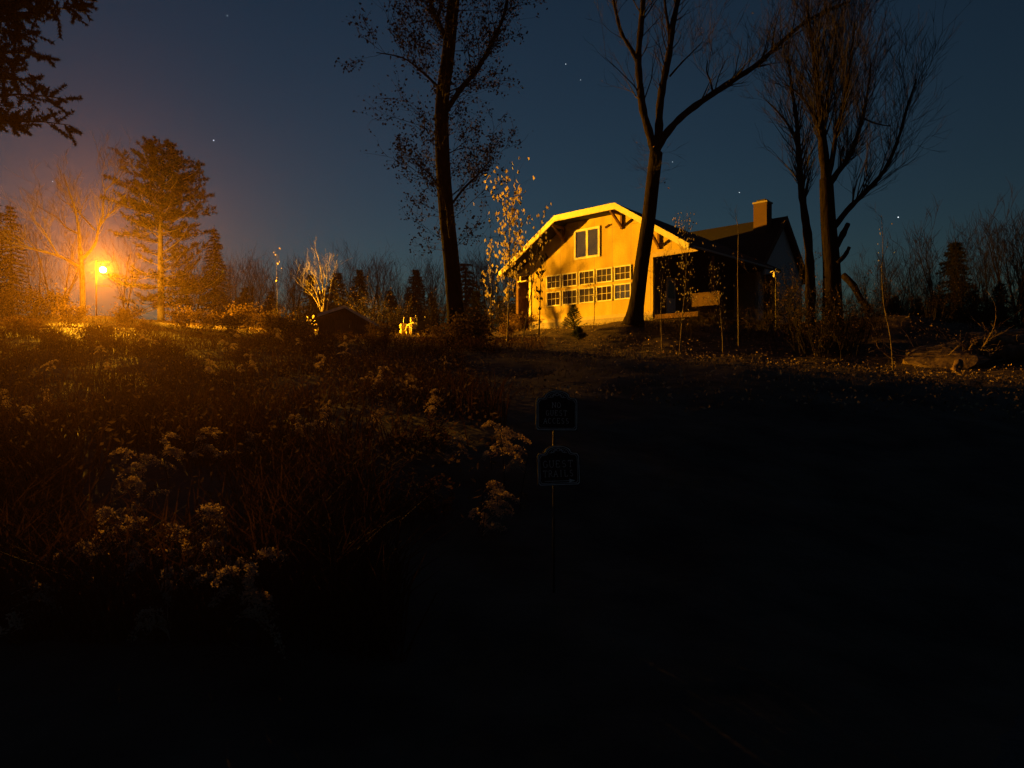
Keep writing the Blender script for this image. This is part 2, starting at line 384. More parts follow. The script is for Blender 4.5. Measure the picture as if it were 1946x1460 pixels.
# vent cap and a hanging cable on the gable
s,z=hs(1155,430); g=MB(); g.bar((s-.14,-.05,z-.06),(s+.14,-.05,z+.05),.09,.07); g.build('light_fixture',M['darkwood'],house)
pts=[]; s,z=hs(1033,487)
for k in range(26):
    a=k/25*9.2; pts.append((s+.12*math.cos(a)-.02*k/10,-.04-.0012*k,z-.35+.33*math.sin(a)))
g=MB(); g.tube(pts,.014,5); g.build('cable_coil',M['metal_dark'],house)
# porch on the right: door, rail, deck
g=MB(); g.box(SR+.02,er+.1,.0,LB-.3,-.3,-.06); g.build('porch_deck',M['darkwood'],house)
g=MB(); g.box(SR-.002,SR+.03,1.3,2.2,0,2.05); d_=g.build('porch_door',M['wing'],house)
g=MB(); g.box(SR+.031,SR+.038,1.42,2.08,.95,1.9); g.build('pane',M['glass'],d_)
g=MB(); g.box(er-.85,er+.75,1.0,1.1,.30,.92); g.box(er-.87,er+.78,.96,1.14,.925,.98); g.build('porch_half_wall',M['brick'],house)
# wing: ridge runs along x, gable end to the right
ZW=ZE+.02
yC=LB-1.25                                        # front eave line of the wing
def px_of(x,y,z):
    w=V((W0.x+bd.x*x+bb.x*y, W0.y+bd.y*x+bb.y*y)); return 973+F*w.x/w.y, 730-F*(z+HB-EYE)/w.y
best=None
for i in range(0,600):
    x=6+i*.02
    if px_of(x,yC,ZW)[0]>=1447: xC=x; break
for i in range(0,400):
    w=1+i*.02
    if px_of(xC,yC+w,0)[0]>=1495: wW=w; break
zA=hs(1495,411,yC+wW)[1]
XW0=S1+.8
g=MB(); T2=.2
def wing_slab(y0,z0,y1,z1):
    vs=[V((x,y,z+dz)) for x in (XW0,xC) for (y,z) in ((y0,z0),(y1,z1)) for dz in (0,-T2)]
    g.add(vs,[(0,2,6,4),(1,5,7,3),(0,4,5,1),(2,3,7,6),(0,1,3,2),(4,6,7,5)])
wing_slab(yC,ZW,yC+wW,zA); wing_slab(yC+wW+.001,zA,yC+2*wW,ZW)
wroof=g.build('wing_roof',M['shingle'],house,recalc=True)
g=MB(); ov=.35; xg=xC-ov
g.prism([(yC+.35,-1.2),(yC+2*wW-.35,-1.2),(yC+2*wW-.35,ZW-.0),(yC+wW,zA-T2-.07),(yC+.35,ZW-.0)],0,.18,M=Matrix(((0,1,0,xg-.18),(1,0,0,0),(0,0,1,0),(0,0,0,1))))
g.build('wing_gable_wall',M['wing'],house,recalc=True)
for ya in (yC+.35,yC+2*wW-.5):
    g=MB(); g.box(SR+.2,xg-.185,ya,ya+.15,-1.2,ZW-.02); g.build('wing_wall',M['beam'],house)
for sgn in (0,1):
    g=MB(); a=(yC-.02,ZW) if sgn==0 else (yC+2*wW+.02,ZW); b=(yC+wW-.003,zA) if sgn==0 else (yC+wW+.003,zA)
    g.prism([(a[0],a[1]+.03),(b[0],b[1]+.03),(b[0],b[1]-.3),(a[0],a[1]-.3)],0,.045,M=Matrix(((0,1,0,xC+.002),(1,0,0,0),(0,0,1,0),(0,0,0,1)))); g.build('wing_barge_board',M['darkwood'],house,recalc=True)
# chimney stands on the wing roof
for i in range(400):
    x=xC-.02*i
    if px_of(x,yC+wW-1.1,zA)[0]<=1432: xk=x; break
zk=hs(1445,383,yC+wW-1.1)[1]
g=MB(); g.box(xk,xk+.86,yC+wW-1.1,yC+wW-.35,ZW+1.2,zk-.1); ch=g.build('chimney',M['brick'],wroof)
g=MB(); g.box(xk-.05,xk+.91,yC+wW-1.15,yC+wW-.30,zk-.098,zk); g.build('cap_slab',M['concrete'],ch)
g=MB(); g.box(xk+.12,xk+.74,yC+wW-.98,yC+wW-.47,zk+.002,zk+.16,bev=.03); g.build('flue_cover',M['metal_dark'],ch)
# gutter on the main right eave
g=MB(); g.bar((S3+.06,-PR+.2,ZE-.1),(S3+.06,yC-.1,ZE-.1),.1,.09); g.build('gutter',M['metal_grey'],house)
# porch rail with boarded front, seen through the open porch
g=MB()
for k in range(9): g.box(er-1.05+k*.13,er-.95+k*.13,2.0,2.03,.05,.92)
g.box(er-1.1,er+.15,1.98,2.05,.925,1.0); g.build('porch_rail',M['darkwood'],house)

# ------------------------------------------------------------------ branch helpers
def jitter(rng,a): return V((rng.uniform(-a,a),rng.uniform(-a,a),rng.uniform(-a,a)))
def smooth_poly(pts,sub=4):
    out=[]; n=len(pts)
    for i in range(n-1):
        a=pts[max(i-1,0)];b=pts[i];c=pts[i+1];d=pts[min(i+2,n-1)]
        for k in range(sub):
            t=k/sub; out.append(.5*((2*b)+(c-a)*t+(2*a-5*b+4*c-d)*t*t+(3*b-a-3*c+d)*t**3))
    out.append(pts[-1]); return out
def grow(mb,p,d,L,r,lev,rng,tips,up=.25,wig=.18,nch=3,ang=.6,shr=.62,sides=4,minr=.006):
    n=4; pts=[p.copy()]; rad=[r]; dd=d.normalized(); q=p.copy()
    for i in range(n):
        dd=(dd+jitter(rng,wig)+V((0,0,up*.25))).normalized(); q=q+dd*(L/n); pts.append(q.copy()); rad.append(max(minr*.6,r*(1-.75*(i+1)/n)))
    mb.tube(pts,rad,sides if lev>0 else 3,cap=False)
    tips.append((pts[-1],dd.copy())); tips.append((pts[2],dd.copy()))
    if lev<=0: return
    for c in range(nch):
        f=rng.uniform(.3,1.0); k=min(int(f*n),n-1); b=pts[k].lerp(pts[k+1],f*n-k)
        ax=dd.orthogonal().normalized(); a=rng.uniform(0,6.283); ax=(ax*math.cos(a)+dd.cross(ax)*math.sin(a))
        nd=(dd*math.cos(ang)+ax*math.sin(ang)*rng.uniform(.7,1.3)+V((0,0,up*.4))).normalized()
        grow(mb,b,nd,L*shr*rng.uniform(.7,1.2),max(minr,rad[k]*.55),lev-1,rng,tips,up,wig,nch,ang,shr,sides,minr)
def limb(mb,pix,depths,r0,r1,sides=8,sub=4):
    pts=[at(px,py,depths[i] if hasattr(depths,'__len__') else depths) for i,(px,py) in enumerate(pix)]
    sp=smooth_poly(pts,sub); n=len(sp); rad=[(r0+(r1-r0)*i/(n-1))*(1+.09*math.sin(i*2.3+pix[0][0])+.06*math.sin(i*5.1)) for i in range(n)]
    mb.tube(sp,rad,sides,cap=True); return sp,rad
def local(mb,base):
    mb.v=[(x-base.x,y-base.y,z-base.z) for (x,y,z) in mb.v]
def twigs_along(mb,sp,rad,rng,tips,count,L,lev,f0=.2,up=.3,ang=.8,nch=3,wig=.2,minr=.007,rs=.4):
    n=len(sp)
    for _ in range(count):
        f=rng.uniform(f0,1)*(n-1); k=min(int(f),n-2); p=sp[k].lerp(sp[k+1],f-k); t=(sp[k+1]-sp[k]).normalized()
        ax=t.orthogonal().normalized(); a=rng.uniform(0,6.283); ax=ax*math.cos(a)+t.cross(ax)*math.sin(a)
        d=(t*math.cos(ang)+ax*math.sin(ang)+V((0,0,up))).normalized()
        grow(mb,p,d,L*rng.uniform(.5,1.2),max(minr,rad[k]*rs*rng.uniform(.5,1)),lev,rng,tips,up,wig,nch,minr=minr)
def put_leaves(mb,tips,rng,prob,l,w,per=2,spread=.15):
    for (p,d) in tips:
        for _ in range(per):
            if rng.random()<prob:
                mb.leaf(p+jitter(rng,spread),V((rng.uniform(-1,1),rng.uniform(-1,1),rng.uniform(-1.2,.5))),l*rng.uniform(.7,1.3),w*rng.uniform(.7,1.3),rng)
def fin(root,base,parts):
    for (name,mb,m,sm) in parts:
        if not mb.f: continue
        local(mb,base); mb.build(name,m,root,smooth=sm)
def flare(sp,rad,amt,hgt):
    z0=sp[0].z
    return [r*(1+amt*math.exp(-(p.z-z0)/hgt)) for p,r in zip(sp,rad)]

# ------------------------------------------------------------------ tall tree with clinging leaves, centre left
rng=random.Random(11); y=25.0
b=at(868,662,y); b.z=H(b.x,b.y)-.15
root=thing('tall_tree','tall dark trunk left of the house with brown leaves clinging all up its height','tree',b)
tk=MB(); tw=MB(); lf=MB(); tips=[]
sp=smooth_poly([b,at(866,600,y),at(858,500,y),at(848,400,y),at(841,300,y),at(840,200,y),at(851,110,y),at(858,40,y),at(866,-40,y),at(872,-150,y)],5)
n=len(sp); rad=flare(sp,[.31-(.31-.19)*i/(n-1) for i in range(n)],.28,.6)
tk.tube(sp,rad,12)
l1,r1=limb(tk,[(846,215),(875,170),(905,135),(925,100),(945,60),(960,20),(972,-50)],[25,24.9,24.8,24.6,24.5,24.4,24.2],.10,.045)
l2,r2=limb(tk,[(846,70),(832,40),(820,10),(815,-60)],[25,25.1,25.3,25.5],.10,.07)
l3,r3=limb(tk,[(855,390),(838,360),(815,330),(790,310)],[25,24.8,24.4,24],.05,.015)
l4,r4=limb(tk,[(850,400),(880,360),(910,330),(935,300)],[25,25.2,25.4,25.8],.05,.015)
l5,r5=limb(tk,[(838,170),(800,135),(765,110),(715,100)],[25,24.7,24.3,24],.05,.015)
for (l,r,c) in ((l1,r1,26),(l2,r2,12),(l3,r3,12),(l4,r4,14),(l5,r5,14)): twigs_along(tw,l,r,rng,tips,c,1.3,2,f0=.15)
twigs_along(tw,sp,[.05]*n,rng,tips,95,1.8,2,f0=.24,up=.15,ang=1.2,minr=.006)
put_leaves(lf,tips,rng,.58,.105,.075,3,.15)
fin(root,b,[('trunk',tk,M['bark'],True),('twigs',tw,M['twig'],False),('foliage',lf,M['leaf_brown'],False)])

# forked tree before the house
rng=random.Random(5); y=33.0
b=at(1203,612,y); b.z=H(b.x,b.y)-.12
root=thing('forked_tree','dark bare tree before the gable, forking into uprights and one long limb to the right','tree',b)
tk=MB(); tw=MB(); tips=[]
sp=smooth_poly([b,at(1211,570,y),at(1220,500,y),at(1232,420,y),at(1240,350,y),at(1247,290,y)],5); n=len(sp)
rad=flare(sp,[.34-(.34-.30)*i/(n-1) for i in range(n)],.75,.45); tk.tube(sp,rad,12)
L=[]
L.append(limb(tk,[(1246,300),(1236,260),(1222,210),(1216,160),(1213,110),(1218,50),(1222,0),(1226,-80)],33,.20,.12))
L.append(limb(tk,[(1247,300),(1252,250),(1254,200),(1262,150),(1272,100),(1278,50),(1288,0),(1300,-80)],[33,33,33.1,33.2,33.3,33.5,33.7,34],.20,.11))
L.append(limb(tk,[(1248,285),(1268,252),(1300,218),(1345,185),(1390,155),(1440,122),(1480,85),(1520,50),(1560,26),(1610,5)],[33,32.9,32.7,32.4,32,31.6,31.2,30.9,30.6,30.3],.19,.05))
L.append(limb(tk,[(1214,125),(1200,95),(1182,65),(1172,30),(1164,-10),(1155,-60)],[33,32.8,32.5,32.3,32,31.8],.10,.05))
L.append(limb(tk,[(1274,90),(1270,50),(1264,10),(1260,-60)],[33.3,33.5,33.7,34],.09,.05))
L.append(limb(tk,[(1273,145),(1295,120),(1315,100),(1335,80)],[33.2,33.4,33.6,33.9],.05,.015))
L.append(limb(tk,[(1355,178),(1350,155),(1343,135),(1345,115)],[32.3,32.2,32.1,32],.05,.02))
for i,(l,r) in enumerate(L): twigs_along(tw,l,r,rng,tips,(26,26,50,20,12,14,10)[i],2.0,2,f0=.3,nch=3,minr=.007,rs=.3)
twigs_along(tw,sp,[.03]*n,rng,tips,16,1.1,2,f0=.75,up=.1,ang=1.3,minr=.005)
lf=MB(); put_leaves(lf,tips,rng,.02,.10,.07,1,.1)
fin(root,b,[('trunk',tk,M['bark'],True),('twigs',tw,M['twig'],False),('foliage',lf,M['leaf_dry'],False)])

# twin trees at the right, above a broken stump
rng=random.Random(8); y=30.0
b=at(1585,640,y); b.z=H(b.x,b.y)-.1
root=thing('broad_tree','broad bare tree with a fan of fine twigs right of the chimney','tree',b)
tk=MB(); tw=MB(); tips=[]; L=[]
sp=smooth_poly([b,at(1582,580,y),at(1580,500,y),at(1574,420,y),at(1570,340,y)],5); n=len(sp)
rad=flare(sp,[.42-(.42-.27)*i/(n-1) for i in range(n)],.5,.8); tk.tube(sp,rad,12)
L.append(limb(tk,[(1571,350),(1564,280),(1560,220),(1552,150),(1545,90),(1535,20)],[30,30,30,29.9,29.8,29.6],.22,.04))
L.append(limb(tk,[(1572,360),(1590,330),(1612,300),(1635,240),(1648,180),(1655,120)],[30,30.1,30.3,30.6,30.9,31.2],.14,.03))
L.append(limb(tk,[(1572,350),(1582,300),(1590,250),(1605,190),(1615,120),(1625,50)],[30,29.8,29.6,29.3,29,28.8],.12,.03))
L.append(limb(tk,[(1580,440),(1610,400),(1645,365),(1680,325),(1705,270),(1722,210),(1742,150)],[30,29.8,29.6,29.4,29.2,29,28.8],.13,.03))
L.append(limb(tk,[(1564,270),(1545,220),(1520,180),(1490,160)],[30,30.2,30.5,30.8],.08,.02))
L.append(limb(tk,[(1562,230),(1575,170),(1585,110),(1590,40)],[30,30.2,30.4,30.6],.08,.02))
L.append(limb(tk,[(1640,225),(1665,235),(1690,240)],[30.6,30.5,30.4],.04,.02))
for i,(l,r) in enumerate(L): twigs_along(tw,l,r,rng,tips,(105,90,90,60,40,66,8)[i],2.2,2,f0=.2,up=.45,ang=.6,nch=3,minr=.007,rs=.3)
# broken stubs
limb(tk,[(1588,470),(1602,445),(1612,425)],30,.16,.10); limb(tk,[(1592,500),(1606,485),(1614,470)],29.6,.10,.07)
fin(root,b,[('trunk',tk,M['bark'],True),('twigs',tw,M['twig'],False)])
rng=random.Random(9); y=31.0
b=at(1540,620,y); b.z=H(b.x,b.y)-.1
root=thing('slim_tree','slimmer leaning bare tree beside the broad tree, just right of the wing gable','tree',b)
tk=MB(); tw=MB(); tips=[]; L=[]
sp,rad=limb(tk,[(1540,625),(1540,540),(1536,460),(1528,400),(1522,350),(1518,290),(1514,230),(1505,170),(1498,110)],31,.23,.04)
L=[(sp,rad),limb(tk,[(1518,290),(1505,250),(1480,215),(1455,190)],[31,31.3,31.6,32],.07,.02)]
twigs_along(tw,sp,rad,rng,tips,76,2.0,2,f0=.4,up=.4,ang=.6,minr=.007,rs=.35); twigs_along(tw,*L[1],rng,tips,16,1.6,2,minr=.007)
fin(root,b,[('trunk',tk,M['bark'],True),('twigs',tw,M['twig'],False)])

# ------------------------------------------------------------------ floodlight on its post
LY=45.0
lb=at(183,600,LY); lb.z=H(lb.x,lb.y)-.1
lamp=thing('yard_floodlight','glowing orange floodlight on a slim post among lit branches','floodlight',lb)
lt=at(197,513,LY)-lb; ax_=at(184,513,LY)-lb
g=MB(); g.tube([(0,0,0),(0,0,lt.z+.62)],[.05,.045],10); g.build('post',M['darkwood'],lamp,smooth=True)
for zo in (.5,-1.02):
    g=MB(); g.bar((0,0,lt.z+zo),(.95,-.1,lt.z+zo-.03),.05,.045); g.build('cross_arm',M['metal_dark'],lamp)
g=MB(); g.bar((.42,0,lt.z+.47),(.42,0,lt.z+.3),.04,.04); g.build('hanger',M['metal_grey'],lamp)
aim=V((.50,-.84,-.12)).normalized()
rotm=aim.to_track_quat('Z','Y').to_matrix().to_4x4()
hm=Matrix.Translation(V((.42,0,lt.z)))@rotm
g=MB(); g.lathe([(.06,-.26),(.11,-.22),(.19,-.05),(.215,.02),(.215,.05),(.20,.05)],20,hm); g.build('housing',M['metal_dark'],lamp,smooth=True)
g=MB(); g.lathe([(.195,.052),(.19,.10),(.155,.16),(.09,.20),(.02,.215)],20,hm); g.build('lens',emis('lamp_glow',(1,.60,.10),60),lamp,smooth=True)
LC=(1.0,.39,.010)
sl=bpy.data.lights.new('flood_beam','SPOT'); sl.energy=172000; sl.color=LC; sl.spot_size=R(82); sl.spot_blend=1.0; sl.shadow_soft_size=.14
so=bpy.data.objects.new('flood_beam',sl); C.objects.link(so); so.parent=lamp; so.location=V((.42,0,lt.z))+aim*.40
so.rotation_euler=(V((8.0,39.0,9.0))-at(197,513,LY)).to_track_quat('-Z','Y').to_euler()
pl_=bpy.data.lights.new('flood_spill','POINT'); pl_.energy=1700; pl_.color=LC; pl_.shadow_soft_size=.14
po=bpy.data.objects.new('flood_spill',pl_); C.objects.link(po); po.parent=lamp; po.location=V((.42,0,lt.z))+aim*.55+V((0,0,.05))

s2=bpy.data.lights.new('flood_side_fill','SPOT'); s2.energy=78000; s2.color=LC; s2.spot_size=R(56); s2.spot_blend=.8; s2.shadow_soft_size=.14  # extra spot in the same head, added to lift weeds and glow
s2o=bpy.data.objects.new('flood_side_fill',s2); C.objects.link(s2o); s2o.parent=lamp; s2o.location=V((.42,0,lt.z))+aim*.45
s2o.rotation_euler=(V((-14.4,6.8,4.5))-at(197,513,LY)).to_track_quat('-Z','Y').to_euler()

# bare tree behind the floodlight
rng=random.Random(21); y=47.5
b=at(157,606,y); b.z=H(b.x,b.y)-.1
root=thing('lit_bare_tree','pale bare tree spreading behind the glowing floodlight','tree',b)
tk=MB(); tw=MB(); tips=[]; L=[]
sp=smooth_poly([b,at(157,560,y),at(155,510,y),at(152,470,y)],4); tk.tube(sp,[.20-.06*i/(len(sp)-1) for i in range(len(sp))],9)
L.append(limb(tk,[(152,480),(150,440),(143,400),(132,365),(120,330)],[47.5,47.4,47.2,47,46.7],.12,.02))
L.append(limb(tk,[(155,510),(115,488),(80,478),(45,468),(0,455),(-30,450)],[47.5,47,46.5,46,45.5,45],.10,.025))
L.append(limb(tk,[(112,487),(95,460),(78,432),(60,415)],[47,46.6,46.2,46],.07,.015))
L.append(limb(tk,[(155,495),(180,465),(187,435),(195,410),(196,385),(200,362),(194,345)],[47.5,47.3,47.1,47,47,46.8,46.6],.11,.02))
L.append(limb(tk,[(188,432),(205,410),(222,395),(240,370)],[47.1,47.1,47.2,47.4],.07,.015))
L.append(limb(tk,[(200,362),(212,350),(219,332)],[46.8,46.8,46.8],.05,.012))
L.append(limb(tk,[(150,445),(125,432),(110,415),(85,400),(72,392)],[47.5,47.8,48,48.3,48.5],.08,.012))
L.append(limb(tk,[(180,437),(160,415),(140,395),(118,380),(105,365)],[47.2,47.6,47.8,48,48.2],.07,.012))
for (l,r) in L: twigs_along(tw,l,r,rng,tips,16,1.7,2,f0=.25,up=.3,ang=.6,minr=.009,rs=.45)
fin(root,b,[('trunk',tk,M['bark_pale'],True),('twigs',tw,M['bark_pale'],False)])

def needles(mb,p,d,rng,n=7,l=.28,w=.035):
    for _ in range(n):
        q=(d*.7+jitter(rng,.8)).normalized(); x=q.orthogonal().normalized()*w; e=p+q*l*rng.uniform(.6,1.2); k=len(mb.v)
        for s in (p-x,p+x,e): mb.v.append((s.x,s.y,s.z))
        mb.f.append((k,k+1,k+2))
def bough(br,fo,p,d,L,r,rng,dens=1.0,l=.28,w=.035,droop=.12,lit_tip=.25):
    n=5; pts=[p.copy()]; q=p.copy(); dd=d.normalized()
    for i in range(n):
        dd=(dd+jitter(rng,.10)+V((0,0,-droop+.09*i))).normalized(); q=q+dd*L/n; pts.append(q.copy())
    br.tube(pts,[r*(1-.8*i/n) for i in range(n+1)],5,cap=False)
    for i in range(n):
        if (i+.5)/n<lit_tip: continue
        for _ in range(max(1,int(3*dens*L/2))):
            f=rng.random(); b=pts[i].lerp(pts[i+1],f); side=(dd.cross(V((0,0,1)))).normalized()*rng.choice((-1,1))
            sd=(dd*.5+side+jitter(rng,.35)+V((0,0,.15))).normalized(); sl_=L*.32*(1-.5*(i+f)/n)*rng.uniform(.5,1.2)
            e=b+sd*sl_; br.tube([b,e],[.008,.004],3,cap=False)
            for k in range(max(2,int(4*dens))): needles(fo,b.lerp(e,(k+1)/(max(2,int(4*dens)))),sd,rng,6,l,w)

# pine lit by the floodlight
rng=random.Random(4); y=49.5
b=at(306,606,y); b.z=H(b.x,b.y)-.1
root=thing('pine_tree','pine with bare lit lower trunk and a round bushy top beside the floodlight','pine tree',b)
tk=MB(); br=MB(); fo=MB()
sp=smooth_poly([b,at(306,540,y),at(305,480,y),at(306,420,y),at(308,350,y),at(309,285,y)],4); n=len(sp)
tk.tube(sp,[.26-.2*i/(n-1) for i in range(n)],10)
def pxh(py): return EYE+(730-py)/F*y
for tier in range(15):                                 # uneven bushy top in tiers with gaps
    py=278+tier*11.5+rng.uniform(-4,4); t=(py-272)/165; rad=.9+2.4*math.sin(min(1,t*1.2)*math.pi*.62)*rng.uniform(.72,1.12); a0=rng.uniform(0,6.283)
    k=(pxh(py)-sp[0].z)/(sp[-1].z-sp[0].z); c=sp[max(0,min(int(k*(n-1)),n-1))].copy(); c.z=pxh(py)
    for q in range(6):
        a=a0+q*1.047+rng.uniform(-.35,.35); bough(br,fo,c,V((math.cos(a),math.sin(a),rng.uniform(.1,.5))),rad*rng.uniform(.55,1.2),.035,rng,1.2,.28,.030,lit_tip=.3)
for (py,px2,py2,dy) in ((455,268,425,-.5),(470,340,450,.6),(488,265,470,.9),(500,345,482,-.8),(505,256,492,-.6),(520,360,485,-1.0),(538,395,545,-.6),(545,260,552,-1),(555,345,560,.8),(560,430,548,-1.2),(572,255,570,.8),(480,350,475,1.0),(530,390,512,1.4),(450,345,395,.5),(545,415,520,.3),(497,385,470,1.0),(515,405,488,.8),(480,370,452,-1.2),(552,420,560,1.1),(568,400,578,-1.4),(462,262,448,1.1),(575,350,585,-1.0),(565,270,582,-.8),(535,345,540,-1.5)):
    c=at(306,py,y); e=at(px2,py2,y+dy); d=e-c
    bough(br,fo,c,d,d.length,.045,rng,1.25,.24,.024,droop=.04,lit_tip=.30)
for i in range(34):                                    # low skirts
    a=rng.uniform(0,6.283); c=at(306,rng.uniform(520,592),y)
    bough(br,fo,c,V((math.cos(a),math.sin(a),-.05)),rng.uniform(1.4,3.6),.04,rng,1.1,.24,.024,lit_tip=.35)
fin(root,b,[('trunk',tk,M['bark_pale'],True),('branches',br,M['bark_pale'],False),('needles',fo,M['needle'],False)])

# ------------------------------------------------------------------ the far tree line
def conifer_proto(seed,h,w):
    rng=random.Random(seed); root=thing('conifer','dark pointed conifer in the tree line behind the yard','conifer')
    tk=MB(); fo=MB(); tk.tube([(0,0,-.5),(.05,0,h*.5),(0,.05,h)],[.2,.12,.02],7)
    nl=int(h*2.6)
    for i in range(nl):
        z=h*(.08+.9*i/nl); r=w*(1-i/nl)**.8*rng.uniform(.75,1.15)+.15
        for k in range(9):
            a=rng.uniform(0,6.283); d=V((math.cos(a),math.sin(a),-.22)); L=r*rng.uniform(.7,1.1)
            for q in range(int(3+L*3)):
                f=(q+.7)/(3+L*3); p=V((0,0,z))+d*L*f
                needles(fo,p,(d+V((0,0,-.1))).normalized(),rng,4,.42,.07)
    tk.build('trunk',M['bark'],root,smooth=True); fo.build('crown',M['needle_far'],root); return root
def bare_proto(seed,h,nst=3,m='twig'):
    rng=random.Random(seed); root=thing('bare_tree','leafless grey tree with fine twigs in the far tree line','tree')
    tk=MB(); tw=MB(); tips=[]
    for s in range(nst):
        a=rng.uniform(0,6.283); lean=rng.uniform(.05,.3); pts=[V((0,0,-.4))]; d=V((math.cos(a)*lean,math.sin(a)*lean,1))
        for i in range(6): d=d+jitter(rng,.08); pts.append(pts[-1]+d.normalized()*h*rng.uniform(.6,.9)/6)
        rad=[.11-.014*i for i in range(7)]; tk.tube(pts,rad,6); twigs_along(tw,pts,rad,rng,tips,18,h*.30,2,f0=.25,up=.4,ang=.55,minr=.012,rs=.4)
    tk.build('trunk',M['bark'],root,smooth=True); tw.build('twigs',M[m],root); return root
def scrub_proto(seed,h,w):
    rng=random.Random(seed); root=thing('leafy_bush','brown leafy bush','bush')
    st=MB(); lf=MB(); tips=[]
    for s in range(10):
        a=rng.uniform(0,6.283); grow(st,V((rng.uniform(-.2,.2),rng.uniform(-.2,.2),-.1)),V((math.cos(a)*w/h*.6,math.sin(a)*w/h*.6,1)),h*rng.uniform(.6,.95),.02,2,rng,tips,.1,.2,4,.7,.5,3,.005)
    put_leaves(lf,tips,rng,.85,.12,.08,3,.2)
    st.build('stems',M['twig'],root); lf.build('foliage',M['leaf_dry'],root); return root
def brush_proto(seed,h,w,nl,lm='leaf_dry'):
    rng=random.Random(seed); root=thing('twiggy_bush','dark twiggy bush','bush')
    st=MB(); lf=MB(); tips=[]
    for s in range(26):
        a=rng.uniform(0,6.283); rr=rng.uniform(0,w*.5); p=V((math.cos(a)*rr,math.sin(a)*rr,-.15)); k=rng.uniform(.5,1.0)
        grow(st,p,V((math.cos(a)*.28,math.sin(a)*.28,1)),h*k*.8,.014,2,rng,tips,.12,.2,5,.55,.45,3,.004)
    rng.shuffle(tips)
    for (p,d) in tips[:nl]: lf.leaf(p+jitter(rng,.05),V((rng.uniform(-1,1),rng.uniform(-1,1),rng.uniform(-1.2,.4))),rng.uniform(.04,.085),rng.uniform(.03,.055),rng)
    st.build('stems',M['twig'],root); lf.build('foliage',M[lm],root); return root
def in_house_early(x,y):
    dx,dy=x-W0.x,y-W0.y; s_=dx*bd.x+dy*bd.y; t_=dx*bb.x+dy*bb.y
    return -5<s_<14 and -1<t_<18
PROTO={'r':[brush_proto(81,1.0,1.5,1300,'leaf_red'),brush_proto(82,.85,1.7,1100,'leaf_red')],'k':[brush_proto(71,2.5,2.2,330),brush_proto(72,2.2,1.8,220),brush_proto(73,3.0,2.2,420)],'c':[conifer_proto(31,9,3.0),conifer_proto(32,7,2.7),conifer_proto(33,11,2.3)],'b':[bare_proto(41,9,3),bare_proto(42,7,4),bare_proto(43,11,2)],'s':[scrub_proto(51,1.5,1.3),scrub_proto(52,1.1,1.2)]}
HT={'r':[1.0,.85],'k':[2.5,2.2,3.0],'c':[9,7,11],'b':[8.6,6.8,10.5],'s':[1.5,1.1]}
used=set(); rng=random.Random(77)
def plant(kind,i,x,y,h,rz=None,label=None,group=None,dz=-.1):
    p=PROTO[kind][i]; key=(kind,i)
    if key not in used: used.add(key); o=p
    else: o=copy_tree(p)
    o.location=(x,y,H(x,y)+dz); s=h/HT[kind][i]; o.scale=(s,s,s); o.rotation_euler=(0,0,rng.uniform(0,6.283) if rz is None else rz)
    if label: o['label']=label
    if group: o['group']=group
    return o
# (px, top py, depth, kind, variant)
GR='trees in the far tree line'
one=[(683,505,60,'c',0,'darker pointed conifer just left of the pale gap in the tree line'),(742,545,58,'c',1,'short conifer to the right of the pale gap in the tree line'),
 (408,425,58,'c',2,'tall dark conifer standing just right of the lit pine'),(640,510,66,'c',1,'broad dark conifer behind the pale multi stemmed birch'),
 (1745,560,50,'c',1,'low dark conifer right of the slanting thin sapling')]
for (px,py,d,k,i,lab) in one:
    q=at(px,py,d); plant(k,i,q.x,q.y,max(2,q.z-H(q.x,q.y)),label=lab)
line=[(445,490,70,'b',0),(478,500,66,'b',1),(505,505,72,'b',2),(535,512,64,'b',0),(560,500,75,'b',1),(590,515,70,'c',0),(655,490,78,'b',2),(700,488,80,'b',0),(725,500,82,'b',1),
 (770,515,66,'b',0),(790,505,72,'c',0),(810,498,78,'b',2),(835,500,70,'b',1),(885,490,68,'c',1),(905,480,74,'b',0),(930,500,64,'b',1),(955,500,60,'b',0),(985,520,62,'c',0),(775,540,56,'b',1),(820,550,58,'c',1),(905,545,56,'c',1),
 (20,380,58,'c',2),(-25,330,55,'c',2),(70,430,62,'b',2),(110,420,60,'b',0),(235,420,58,'b',2),(365,470,60,'b',1),(430,520,56,'b',1),(465,540,54,'c',1),(515,548,56,'c',1),(610,545,60,'c',1),(950,555,55,'c',1),(975,570,53,'c',1),
 (1660,500,60,'b',0),(1700,490,64,'b',1),(1740,470,66,'b',2),(1790,430,60,'b',0),(1815,450,64,'c',0),(1840,470,58,'b',1),(1880,440,62,'b',2),(1920,410,56,'b',0),(1945,420,60,'b',1),(1775,520,52,'b',1),(1900,530,50,'c',1),(1850,545,48,'c',1),(1700,555,54,'c',1)]
for (px,py,d,k,i) in line:
    q=at(px,py,d); plant(k,i,q.x,q.y,max(2,q.z-H(q.x,q.y)),label='leafless grey tree with fine twigs in the far tree line' if k=='b' else 'dark pointed conifer mixed into the far tree line',group=GR if k=='b' else 'conifers in the far tree line')
for i in range(44):
    px=rng.uniform(410,1000) if i<27 else rng.uniform(1640,1990); d=rng.uniform(47,60); q=at(px,600,d)
    if in_house_early(q.x,q.y): continue
    plant('k',rng.randrange(3),q.x,q.y,rng.uniform(2.4,4.6),label='dark leafless brush growing along the foot of the far tree line',group='brush along the far tree line')
